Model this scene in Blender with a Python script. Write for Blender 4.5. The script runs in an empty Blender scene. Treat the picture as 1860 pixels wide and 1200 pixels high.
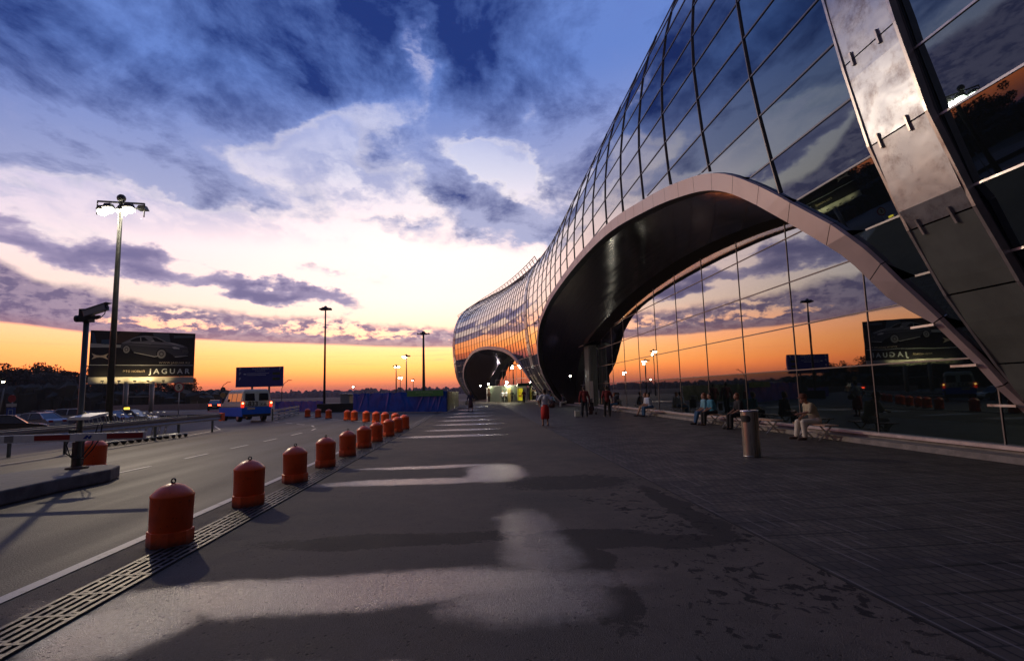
import bpy, bmesh, math, random
from mathutils import Vector, Matrix
import numpy as np
random.seed(7)
PI = math.pi
S = bpy.context.scene
COL = S.collection

# ------------------------------------------------------------------ camera
cam_d = bpy.data.cameras.new('camera'); cam = bpy.data.objects.new('camera', cam_d); COL.objects.link(cam)
cam_d.sensor_width = 36; cam_d.lens = 970/1860*36; cam_d.clip_start = .05; cam_d.clip_end = 12000
cx_, cy_, cz_ = (0.99745257, -0.06642104, -0.02601184), (0.01828132, -0.11444855, 0.99326095), (0.06895044, 0.99120622, 0.11294274)
cam.matrix_world = Matrix(((cx_[0], cy_[0], -cz_[0], 0), (cx_[1], cy_[1], -cz_[1], 0), (cx_[2], cy_[2], -cz_[2], 1.6), (0, 0, 0, 1)))
S.camera = cam
S.view_settings.view_transform = 'Standard'; S.view_settings.look = 'None'
S.view_settings.exposure = 0; S.view_settings.gamma = 1
S.cycles.max_bounces = 8; S.cycles.glossy_bounces = 5; S.cycles.diffuse_bounces = 3

# ------------------------------------------------------------------ node expressions
def lin(r, g, b):
    return tuple((c/255/12.92 if c/255 <= .04045 else ((c/255+.055)/1.055)**2.4) for c in (r, g, b))+(1,)
class NT:
    def __init__(s, tree): s.t = tree; s.n = tree.nodes; s.l = tree.links
    def put(s, sock, v):
        if isinstance(v, X): s.l.new(v.s, sock)
        elif v is not None:
            if isinstance(v, (tuple, list)) and sock.type == 'VECTOR': v = v[:3]
            sock.default_value = v
    def m(s, op, a, b=None, c=None, clamp=False):
        nd = s.n.new('ShaderNodeMath'); nd.operation = op; nd.use_clamp = clamp
        for i, v in enumerate((a, b, c)):
            if v is not None: s.put(nd.inputs[i], v)
        return X(s, nd.outputs[0])
    def xyz(s, x, y, z):
        nd = s.n.new('ShaderNodeCombineXYZ')
        for i, v in enumerate((x, y, z)): s.put(nd.inputs[i], v)
        return X(s, nd.outputs[0])
    def sep(s, v):
        nd = s.n.new('ShaderNodeSeparateXYZ'); s.put(nd.inputs[0], v); return [X(s, o) for o in nd.outputs]
    def noise(s, v, scale, detail=4, rough=.5, dist=0., col=False):
        nd = s.n.new('ShaderNodeTexNoise'); s.put(nd.inputs['Vector'], v); nd.inputs['Scale'].default_value = scale
        nd.inputs['Detail'].default_value = detail; nd.inputs['Roughness'].default_value = rough; nd.inputs['Distortion'].default_value = dist
        return X(s, nd.outputs[1 if col else 0])
    def voro(s, v, scale, feature='F1', rnd=1.):
        nd = s.n.new('ShaderNodeTexVoronoi'); nd.feature = feature; s.put(nd.inputs['Vector'], v); nd.inputs['Scale'].default_value = scale
        nd.inputs['Randomness'].default_value = rnd
        return X(s, nd.outputs['Distance'])
    def ss(s, v, a, b):          # smoothstep a..b -> 0..1
        nd = s.n.new('ShaderNodeMapRange'); nd.interpolation_type = 'SMOOTHSTEP'
        s.put(nd.inputs[0], v); s.put(nd.inputs[1], a); s.put(nd.inputs[2], b); nd.inputs[3].default_value = 0; nd.inputs[4].default_value = 1
        return X(s, nd.outputs[0])
    def mr(s, v, a, b, c=0., d=1.):
        nd = s.n.new('ShaderNodeMapRange')
        for i, q in enumerate((v, a, b, c, d)): s.put(nd.inputs[i], q)
        return X(s, nd.outputs[0])
    def ramp(s, v, stops, interp='LINEAR'):
        nd = s.n.new('ShaderNodeValToRGB'); r = nd.color_ramp; r.interpolation = interp
        while len(r.elements) < len(stops): r.elements.new(.5)
        for e, (p, c) in zip(r.elements, stops): e.position = p; e.color = c
        s.put(nd.inputs[0], v); return X(s, nd.outputs[0])
    def mix(s, f, a, b, mode='MIX'):
        nd = s.n.new('ShaderNodeMix'); nd.data_type = 'RGBA'; nd.blend_type = mode
        s.put(nd.inputs[0], f); s.put(nd.inputs[6], a); s.put(nd.inputs[7], b); return X(s, nd.outputs[2])
    def obj(s, which='Object'):
        nd = s.n.new('ShaderNodeTexCoord'); return X(s, nd.outputs[which])
    def mapping(s, v, loc=(0, 0, 0), rot=(0, 0, 0), sc=(1, 1, 1)):
        nd = s.n.new('ShaderNodeMapping'); s.put(nd.inputs[0], v)
        nd.inputs[1].default_value = loc; nd.inputs[2].default_value = rot; nd.inputs[3].default_value = sc; return X(s, nd.outputs[0])
    def bump(s, h, strength=.3, dist=.02):
        nd = s.n.new('ShaderNodeBump'); s.put(nd.inputs['Height'], h); nd.inputs['Strength'].default_value = strength
        nd.inputs['Distance'].default_value = dist; return X(s, nd.outputs[0])
class X:
    def __init__(s, nt, sock): s.nt = nt; s.s = sock
    def _b(op, rev=False):
        def f(s, o): return s.nt.m(op, o, s) if rev else s.nt.m(op, s, o)
        return f
    __add__ = _b('ADD'); __radd__ = _b('ADD', True); __sub__ = _b('SUBTRACT'); __rsub__ = _b('SUBTRACT', True)
    __mul__ = _b('MULTIPLY'); __rmul__ = _b('MULTIPLY', True); __truediv__ = _b('DIVIDE'); __rtruediv__ = _b('DIVIDE', True)

# ------------------------------------------------------------------ dusk sky
W = bpy.data.worlds.new('World'); S.world = W; W.use_nodes = True
def make_sky():
    nt = NT(W.node_tree); nt.n.clear()
    g = nt.obj('Generated'); x, y, z = nt.sep(g)
    az = nt.m('ARCTAN2', x, y)*57.2958
    el = nt.m('ARCSINE', z)*57.2958
    zz = nt.m('MAXIMUM', z, 0)+.10
    P = nt.xyz(x/zz, y/zz, 0.)
    wn = nt.sep(nt.noise(P, 1.1, 4, .55, col=True))
    wn2 = nt.sep(nt.noise(nt.xyz(az*.1, el*.16, 3.), 1.6, 5, .6, col=True))
    A = az+(wn[0]-.5)*7+(wn2[0]-.5)*9
    E = el+(wn[1]-.5)*4+(wn2[1]-.5)*6
    def blob(c, e, sx, sy, rot, amp):
        cr, sr = math.cos(math.radians(rot)), math.sin(math.radians(rot))
        u = ((A-c)*(cr/sx))+((E-e)*(sr/sx)); v = ((E-e)*(cr/sy))-((A-c)*(sr/sy))
        return nt.m('POWER', 2.718, (u*u+v*v)*-1.)*amp
    # clear-sky colour by elevation, warmer and duller away from the afterglow
    glow = nt.m('POWER', 2.718, ((az+4)*(az+4))*(-1/900.))
    e01 = nt.mr(el, 0, 60)
    r = lambda st: [(p/60, lin(*c)) for p, c in st]
    c_mid = nt.ramp(e01, r([(0, (236, 108, 88)), (.8, (246, 134, 96)), (1.7, (252, 176, 104)), (2.8, (255, 220, 126)), (4.2, (255, 240, 164)), (5.6, (255, 244, 204)), (7.5, (255, 244, 222)), (10, (255, 248, 240)), (16, (253, 248, 248)), (21, (238, 234, 246)), (28, (180, 190, 234)), (38, (96, 118, 202)), (60, (52, 70, 145))]))
    c_side = nt.ramp(e01, r([(0, (206, 92, 84)), (1, (236, 118, 78)), (2.5, (248, 150, 84)), (4.5, (253, 182, 112)), (6.5, (250, 204, 158)), (9, (250, 222, 204)), (14, (240, 224, 236)), (19, (190, 186, 226)), (26, (120, 130, 200)), (34, (66, 86, 168)), (48, (44, 58, 128)), (60, (34, 46, 104))]))
    base = nt.mix(glow, c_side, c_mid)
    # the afterglow is brighter in red than the film can hold
    base = nt.mix(nt.ss(el, .6, 2.5)*(1-nt.ss(el, 5, 9)), base, (2.1, 1.16, .95, 1), 'MULTIPLY')
    base = nt.mix(nt.ss(el, 5, 9)*(1-nt.ss(el, 12, 24))*nt.m('MAXIMUM', glow, .3), base, (1.55, 1.2, 1.12, 1), 'MULTIPLY')
    # ---- high cloud deck
    n = nt.noise(P, 1.5, 9, .58, .25)
    n2 = nt.noise(nt.mapping(P, (5, 2, 0), (0, 0, .5), (1, .55, 1)), 3.6, 8, .62, .2)
    n3 = nt.noise(nt.xyz(A*.055, E*.13, 7.), 2.2, 8, .6, .3)
    D = (n*.45+n2*.25+n3*.42-.56)*1.5
    D = D+nt.mr(el, 14, 30, -.26, .36)
    for b in ((-32, 30, 16, 7, -6, .34), (-12, 37, 14, 4, 0, .22), (-1.5, 31, 5, 6, -40, .3), (-36, 19.5, 14, 2.8, -8, .42), (-24, 19.6, 10, 2.2, -12, .5), (-19, 21, 7, 1.6, -6, .14),
              (4, 18.5, 6.5, 3.2, -14, .55), (-1.5, 22, 4, 4.5, -52, .34), (8, 16.6, 5, 2.2, 0, .35), (8, 27, 9, 8, 0, .22), (12, 33, 9, 7, 0, .16), (-40, 14.4, 8, 1.5, -4, .32), (-45, 25, 10, 8, 0, .15),
              (2.3, 24, 5, 2.3, -25, -1.), (5.6, 23, 1.2, 2, 0, -.4), (-17, 24.5, 8, 2.6, 28, -.55), (-11, 21, 9, 2.2, -6, -.45), (-6, 34, 2.3, 4.5, 20, -.6), (4, 32.5, 1.4, 2.5, 0, -.3), (7, 29, 1.5, 2, 0, -.34), (-33, 17.6, 8, 1.6, -6, -.34), (-20, 16.5, 12, 2.6, -4, -.3),
              (-15, 12.6, 3.4, .7, -14, .5), (-11.5, 13.5, 3, 1, -14, .34), (-8.5, 17.4, 4.5, .9, -8, .42)):
        D = D+blob(*b)
    n4 = nt.noise(nt.mapping(P, (3, 9, 1), (0, 0, .35), (1, .8, 1)), 2.6, 9, .64, .35)
    D = D+(n4-.5)*.75
    hi = nt.ss(D, -.06, .34)
    wis = nt.noise(nt.mapping(P, (1, 7, 0), (0, 0, -.7), (1, .35, 1)), 3.2, 10, .66, .5)
    depth = nt.m('ADD', nt.ss(D, .12, .85)*.6, (wis-.5)*1.0+(n2-.5)*1.6+(n4-.5)*2.9, clamp=True)
    cl_lo = nt.mix(depth, lin(178, 180, 214), lin(66, 78, 136))
    cl_hi = nt.mix(depth, lin(104, 134, 206), lin(34, 56, 122))
    veil = nt.ss((n3*.5+n2*.3+wis*.25)+nt.mr(az, -30, 12, .04, -.02), .49, .62)*nt.ss(el+(az*-.05), 15., 20.)*(1-nt.m('MINIMUM', nt.m('MAXIMUM', 0., (blob(2.3, 24, 4.6, 2.2, -25, 1.)+blob(-17, 24.5, 6, 1.8, 28, .7)), ), 1.))
    cl = nt.mix(nt.ss(el+(az*-.08), 17, 33), cl_lo, cl_hi)
    far = nt.ss(nt.m('ABSOLUTE', az+4), 26, 62)
    cl = nt.mix(far*.5, cl, nt.mix(depth, lin(70, 82, 150), lin(28, 40, 92)))
    edge = nt.ss(D, -.14, .03)*(1-nt.ss(D, .02, .24))*nt.ss(el, 8, 14)
    base = nt.mix(veil*.8, base, nt.mix(nt.ss(el, 17, 30), lin(176, 178, 214), lin(100, 128, 200)))
    c = nt.mix(hi, base, cl)
    c = nt.mix(edge*.22*(1-far), c, lin(255, 244, 240))
    # ---- long mauve streak at 10-15 degrees on the left
    s1 = nt.m('MAXIMUM', blob(-34, 12.6, 13, 1.5, -7, 1.), blob(-20.5, 10.8, 9, 1.15, -9.5, 1.1))
    s1 = nt.m('MAXIMUM', s1, blob(-44, 14.2, 9, 1.3, -3, .8))
    s1 = nt.m('MAXIMUM', s1, blob(-72, 13.2, 18, 2.4, 3, 1.)) + (nt.noise(nt.xyz(az*.07, el*.4, 2.), 2., 7, .55)-.5)*.85
    s1m = nt.ss(s1, .34, .66)
    c = nt.mix(s1m*.92, c, nt.mix(nt.ss(s1, .4, 1.1), lin(176, 162, 196), lin(96, 94, 146)))
    # ---- broken low band 5-9 degrees, lumpy top, straight base
    azc = nt.m('MINIMUM', nt.m('MAXIMUM', az, -52.), 12.)
    top = 6.5-(azc*.078)+(nt.noise(nt.xyz(az*.1, el*.1, 5.), 1.6, 6, .6)-.5)*3.2+nt.ss(az*-1., 37., 46.)*4.5
    bot = 4.75-(azc*.028)+(nt.noise(nt.xyz(az*.05, 0., 9.), 1., 3)-.5)*.9+nt.ss(az*-1., 30., 46.)*.7
    inside = nt.ss(el, bot-.15, bot+.18)*(1-nt.ss(el, top-.4, top+.5))
    cells = nt.noise(nt.xyz(az*.62, el*1.3, 1.), 1.35, 7, .62, .25)
    cells2 = nt.noise(nt.xyz(az*.12, el*.5, 11.), 1.0, 4, .55)
    solid = nt.mr(az, -44, -8, .2, .085)
    low = nt.ss(el, bot, bot+1.1)
    cm = nt.ss((cells*.5+cells2*.6-.55)+solid+(1-low)*.13+(low*-.035), -.015, .075)
    band = inside*cm
    bc = nt.mix(nt.ss(cells, .42, .62), nt.mix(glow, lin(142, 126, 158), lin(204, 176, 186)), nt.mix(glow, lin(88, 84, 128), lin(148, 124, 152)))
    bc = nt.mix((1-low)*.55, bc, nt.mix(glow, lin(136, 104, 130), lin(206, 150, 146)))
    c = nt.mix(band*.96, c, bc)
    # thin streaks just under the band
    th = nt.noise(nt.xyz(az*.06, el*2.2, 4.), 2.2, 5, .5)
    c = nt.mix(nt.ss(th, .56, .7)*nt.ss(el, 2.2, 3.6)*(1-nt.ss(el, 4.6, 5.4))*.16, c, lin(236, 150, 120))
    # east side of the sky behind the camera and overhead: plain blue dusk
    back = nt.ss(y*-1., -.25, .45)
    bk = nt.ramp(e01, r([(0, (72, 63, 66)), (8, (82, 74, 80)), (20, (72, 69, 82)), (60, (50, 53, 78))]))
    c = nt.mix(back, c, bk)
    c = nt.mix(nt.ss(z*-1., 0., .03), c, lin(52, 46, 50))
    bg = nt.n.new('ShaderNodeBackground'); nt.put(bg.inputs[0], c); bg.inputs[1].default_value = 1.
    out = nt.n.new('ShaderNodeOutputWorld'); nt.l.new(bg.outputs[0], out.inputs[0])
make_sky()
W.cycles.sampling_method = 'MANUAL'; W.cycles.sample_map_resolution = 1024

# ------------------------------------------------------------------ helpers
class MB:
    def __init__(s, face=None): s.v = []; s.f = []; s.sm = []; s.face = face
    def add(s, vs, fs, smooth=False):
        b = len(s.v); s.v += [tuple(v) for v in vs]; s.f += [tuple(i+b for i in f) for f in fs]; s.sm += [smooth]*len(fs); return s
    def box(s, c, d, rz=0, M=None):
        vs = [Vector((sx*d[0]/2, sy*d[1]/2, sz*d[2]/2)) for sx in (-1, 1) for sy in (-1, 1) for sz in (-1, 1)]
        R = Matrix.Rotation(rz, 3, 'Z') if M is None else M
        vs = [R @ v+Vector(c) for v in vs]
        return s.add(vs, [(0, 1, 3, 2), (4, 6, 7, 5), (0, 4, 5, 1), (2, 3, 7, 6), (0, 2, 6, 4), (1, 5, 7, 3)])
    def bb(s, a, b): return s.box([(p+q)/2 for p, q in zip(a, b)], [abs(q-p) for p, q in zip(a, b)])
    def bar(s, p0, p1, w, h, up=(0, 0, 1)):
        p0, p1 = Vector(p0), Vector(p1); d = p1-p0; L = d.length
        if L < 1e-6: return s
        y = d.normalized(); x = y.cross(Vector(up))
        if x.length < 1e-4: x = y.cross(Vector((1, 0, 0)))
        x.normalize(); z = x.cross(y)
        return s.box((p0+p1)/2, (w, L, h), M=Matrix((x, y, z)).transposed())
    def tube(s, pts, r, n=8, cap=True, smooth=True):
        pts = [Vector(p) for p in pts]; rs = r if isinstance(r, (list, tuple)) else [r]*len(pts)
        vs = []; prev = None
        for i, p in enumerate(pts):
            t = (pts[min(i+1, len(pts)-1)]-pts[max(i-1, 0)]).normalized()
            if prev is None:
                a = Vector((0, 0, 1)) if abs(t.z) < .9 else Vector((1, 0, 0)); x = t.cross(a).normalized()
            else: x = (prev-t*prev.dot(t)).normalized()
            prev = x; y = t.cross(x)
            for k in range(n):
                an = 2*PI*k/n; vs.append(p+(x*math.cos(an)+y*math.sin(an))*rs[i])
        fs = [(i*n+k, i*n+(k+1) % n, (i+1)*n+(k+1) % n, (i+1)*n+k) for i in range(len(pts)-1) for k in range(n)]
        s.add(vs, fs, smooth)
        if cap:
            b = len(s.v)-len(vs); s.f += [tuple(b+k for k in range(n))[::-1], tuple(b+(len(pts)-1)*n+k for k in range(n))]; s.sm += [False]*2
        return s
    def lathe(s, prof, n=24, c=(0, 0, 0), smooth=True, cap=True):
        vs = [(c[0]+r*math.cos(2*PI*k/n), c[1]+r*math.sin(2*PI*k/n), c[2]+z) for r, z in prof for k in range(n)]
        fs = [(i*n+k, i*n+(k+1) % n, (i+1)*n+(k+1) % n, (i+1)*n+k) for i in range(len(prof)-1) for k in range(n)]
        b = len(s.v); s.add(vs, fs, smooth)
        if cap: s.f += [tuple(b+k for k in range(n))[::-1], tuple(b+(len(prof)-1)*n+k for k in range(n))]; s.sm += [False]*2
        return s
    def ball(s, c, r, n=12, m=8, M=None):
        rr = r if isinstance(r, (list, tuple)) else (r, r, r); vs = []
        for i in range(m+1):
            th = PI*i/m
            for k in range(n):
                v = Vector((rr[0]*math.sin(th)*math.cos(2*PI*k/n), rr[1]*math.sin(th)*math.sin(2*PI*k/n), rr[2]*math.cos(th)))
                if M is not None: v = M @ v
                vs.append(v+Vector(c))
        fs = [(i*n+k, (i+1)*n+k, (i+1)*n+(k+1) % n, i*n+(k+1) % n) for i in range(m) for k in range(n)]
        return s.add(vs, fs, True)
    def caps(s, p0, p1, r0, r1, n=12):     # tapered capsule (for bodies)
        p0, p1 = Vector(p0), Vector(p1); d = (p1-p0)
        if d.length < 1e-5: return s.ball(p0, r0)
        d.normalize()
        pts = [p0-d*r0*.95, p0-d*r0*.6, p0, p1, p1+d*r1*.6, p1+d*r1*.95]
        return s.tube(pts, [r0*.3, r0*.8, r0, r1, r1*.8, r1*.3], n)
    def prism(s, poly, a, b, axis='Y'):     # poly in the two other axes, extruded a..b
        n = len(poly)
        def P(u, v, w): return {'Y': (u, w, v), 'X': (w, u, v), 'Z': (u, v, w)}[axis]
        vs = [P(u, v, a) for u, v in poly]+[P(u, v, b) for u, v in poly]
        fs = [(i, (i+1) % n, n+(i+1) % n, n+i) for i in range(n)]+[tuple(range(n))[::-1], tuple(range(n, 2*n))]
        return s.add(vs, fs)
    def grid(s, P, nu, nv, smooth=False, closed=False):
        vs = [P(i/(nu), j/(nv)) for i in range(nu+1) for j in range(nv+1)]
        fs = [(i*(nv+1)+j, (i+1)*(nv+1)+j, (i+1)*(nv+1)+j+1, i*(nv+1)+j+1) for i in range(nu) for j in range(nv)]
        return s.add(vs, fs, smooth)
    def mesh(s, name):
        if s.face:                      # single sheets: turn every face towards s.face
            F = Vector(s.face)
            for i, f in enumerate(s.f):
                a, b, c = (Vector(s.v[f[0]]), Vector(s.v[f[1]]), Vector(s.v[f[2]])); n = (b-a).cross(c-a)
                if n.length < 1e-9 and len(f) > 3: n = (c-a).cross(Vector(s.v[f[3]])-a)
                if n.dot(F) < 0: s.f[i] = f[::-1]
        me = bpy.data.meshes.new(name); me.from_pydata(s.v, [], s.f)
        me.polygons.foreach_set('use_smooth', s.sm)
        if not s.face:
            bm = bmesh.new(); bm.from_mesh(me); bmesh.ops.recalc_face_normals(bm, faces=bm.faces); bm.to_mesh(me); bm.free()
        me.update(); return me
    def build(s, name, mat, parent=None, bevel=0, loc=None):
        me = s.mesh(name); o = bpy.data.objects.new(name, me); COL.objects.link(o)
        for m_ in (mat if isinstance(mat, list) else [mat]): me.materials.append(m_)
        if parent is not None: o.parent = parent
        if loc: o.location = loc
        if bevel:
            b = o.modifiers.new('bevel', 'BEVEL'); b.width = bevel; b.segments = 2; b.limit_method = 'ANGLE'; b.angle_limit = .6
        return o
def tag(o, label=None, cat=None, group=None, kind=None):
    if label: o['label'] = label
    if cat: o['category'] = cat
    if group: o['group'] = group
    if kind: o['kind'] = kind
    return o
def empty(name, loc, rz=0, label=None, cat=None, group=None, sc=1):
    o = bpy.data.objects.new(name, None); COL.objects.link(o); o.location = loc; o.rotation_euler = (0, 0, rz); o.scale = (sc, sc, sc)
    o.empty_display_size = .2
    return tag(o, label, cat, group)
def kids(o): return [c for c in bpy.data.objects if c.parent == o]
def copy_tree(o, parent=None):
    c = o.copy(); COL.objects.link(c)
    if parent is not None: c.parent = parent
    for ch in kids(o):
        copy_tree(ch, c)
    return c
def text(name, s, size, mat, parent, M, align='CENTER', depth=.004, width=1., bold=0.):
    cu = bpy.data.curves.new('t', 'FONT'); cu.body = s; cu.size = size; cu.align_x = align; cu.align_y = 'CENTER'; cu.extrude = depth; cu.space_character = width; cu.offset = bold
    cu.resolution_u = 3
    t = bpy.data.objects.new('t', cu); COL.objects.link(t); bpy.context.view_layer.update()
    me = bpy.data.meshes.new_from_object(t.evaluated_get(bpy.context.evaluated_depsgraph_get()))
    bpy.data.objects.remove(t); o = bpy.data.objects.new(name, me); COL.objects.link(o); me.materials.clear(); me.materials.append(mat)
    o.parent = parent; o.matrix_local = M; return o
# text plane facing -Y: x right, z up
def face_y(x, y, z, sx=1., flip=False):
    M = Matrix(((sx, 0, 0, x), (0, 0, -1, y), (0, 1, 0, z), (0, 0, 0, 1))); return M

# ------------------------------------------------------------------ materials
MATS = {}
def pm(name, col=(.5, .5, .5), rough=.6, metal=0., spec=.5, emit=None, es=0., coat=0., nscale=0., namt=0., bump=0., bscale=40., dirt=0., objc=True):
    if name in MATS: return MATS[name]
    m = bpy.data.materials.new(name); m.use_nodes = True; nt = NT(m.node_tree); b = nt.n['Principled BSDF']
    c4 = tuple(col)[:3]+(1,)
    b.inputs['Base Color'].default_value = c4; b.inputs['Roughness'].default_value = rough; b.inputs['Metallic'].default_value = metal
    b.inputs['Specular IOR Level'].default_value = spec; b.inputs['Coat Weight'].default_value = coat
    if emit: b.inputs['Emission Color'].default_value = tuple(emit)[:3]+(1,); b.inputs['Emission Strength'].default_value = es
    if namt or bump or dirt:
        o = nt.obj('Object')
        if namt or dirt:
            n = nt.noise(o, nscale or 4, 6, .6)
            c = nt.mix(nt.ss(n, .3, .7), tuple(v*(1-namt) for v in c4[:3])+(1,), tuple(min(1, v*(1+namt)) for v in c4[:3])+(1,))
            if dirt: c = nt.mix(nt.ss(nt.noise(o, (nscale or 4)*2.3, 7, .7), .5, .75)*dirt, c, (.03, .026, .022, 1))
            nt.put(b.inputs['Base Color'], c); nt.put(b.inputs['Roughness'], nt.mr(n, .3, .7, max(0, rough-.08), min(1, rough+.1)))
        if bump: nt.put(b.inputs['Normal'], nt.bump(nt.noise(o, bscale, 5, .6), bump, .02))
    MATS[name] = m; return m
def emitter(name, col, s):
    if name in MATS: return MATS[name]
    m = bpy.data.materials.new(name); m.use_nodes = True; nt = NT(m.node_tree); nt.n.clear()
    e = nt.n.new('ShaderNodeEmission'); e.inputs[0].default_value = tuple(col)[:3]+(1,); e.inputs[1].default_value = s
    o = nt.n.new('ShaderNodeOutputMaterial'); nt.l.new(e.outputs[0], o.inputs[0]); MATS[name] = m; return m
def cmat(name, fn):
    m = bpy.data.materials.new(name); m.use_nodes = True; nt = NT(m.node_tree); fn(nt, nt.n['Principled BSDF']); MATS[name] = m; return m

concrete = pm('concrete', (.24, .22, .2), .85, namt=.25, nscale=3, bump=.3, dirt=.3)
steel = pm('galvanised_steel', (.27, .28, .29), .42, .6, namt=.15, nscale=6)
dark_steel = pm('dark_painted_steel', (.035, .04, .04), .45, .3, namt=.2, nscale=5)
greenish_steel = pm('grey_green_pole_paint', (.10, .12, .115), .5, .2, namt=.2, nscale=3)
black_rub = pm('black_rubber', (.012, .012, .013), .7, bump=.2)
white_paint = pm('white_paint', (.82, .83, .78), .45, namt=.06, nscale=5, dirt=.12)
mullion = pm('mullion_metal', (.2, .19, .19), .4, .7)
light_metal = pm('light_metal_trim', (.5, .47, .46), .35, .8, namt=.1)

def f_glass(tint, f0, rough=.015, wav=.0, hi=(.97, .92, .90, 1)):
    def fn(nt, b):
        # coated dark glazing: mirror-like coat over an almost black body
        nt.n.remove(b); out = nt.n['Material Output']
        fr = nt.n.new('ShaderNodeLayerWeight'); fr.inputs[0].default_value = .5
        o = nt.obj('Object'); nb = nt.bump(nt.noise(o, .55, 2, .4), wav, .05)
        g = nt.n.new('ShaderNodeBsdfGlossy'); g.inputs['Roughness'].default_value = rough
        d = nt.n.new('ShaderNodeBsdfPrincipled'); d.inputs['Base Color'].default_value = (.006, .009, .01, 1); d.inputs['Roughness'].default_value = .3; d.inputs['Specular IOR Level'].default_value = 0
        nt.l.new(nb.s, g.inputs['Normal'])
        f = nt.m('POWER', X(nt, fr.outputs[1]), f0[1])*(1-f0[0])+f0[0]
        col = nt.mix(nt.ss(f, .25, .65), tint, hi); nt.put(g.inputs['Color'], col)
        mx = nt.n.new('ShaderNodeMixShader'); nt.l.new(f.s, mx.inputs[0]); nt.l.new(d.outputs[0], mx.inputs[1]); nt.l.new(g.outputs[0], mx.inputs[2]); nt.l.new(mx.outputs[0], out.inputs[0])
    return fn
shell_glass = cmat('shell_glass', f_glass((.50, .68, .80, 1), (.17, 2.2), .012, .06))
wall_glass = cmat('wall_glass', f_glass((.42, .62, .70, 1), (.16, 1.1), .01, .05, (.80, .80, .80, 1)))
wall_glass_low = cmat('lower_wall_glass', f_glass((.45, .60, .56, 1), (.10, 2.4), .02, .05))

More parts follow.
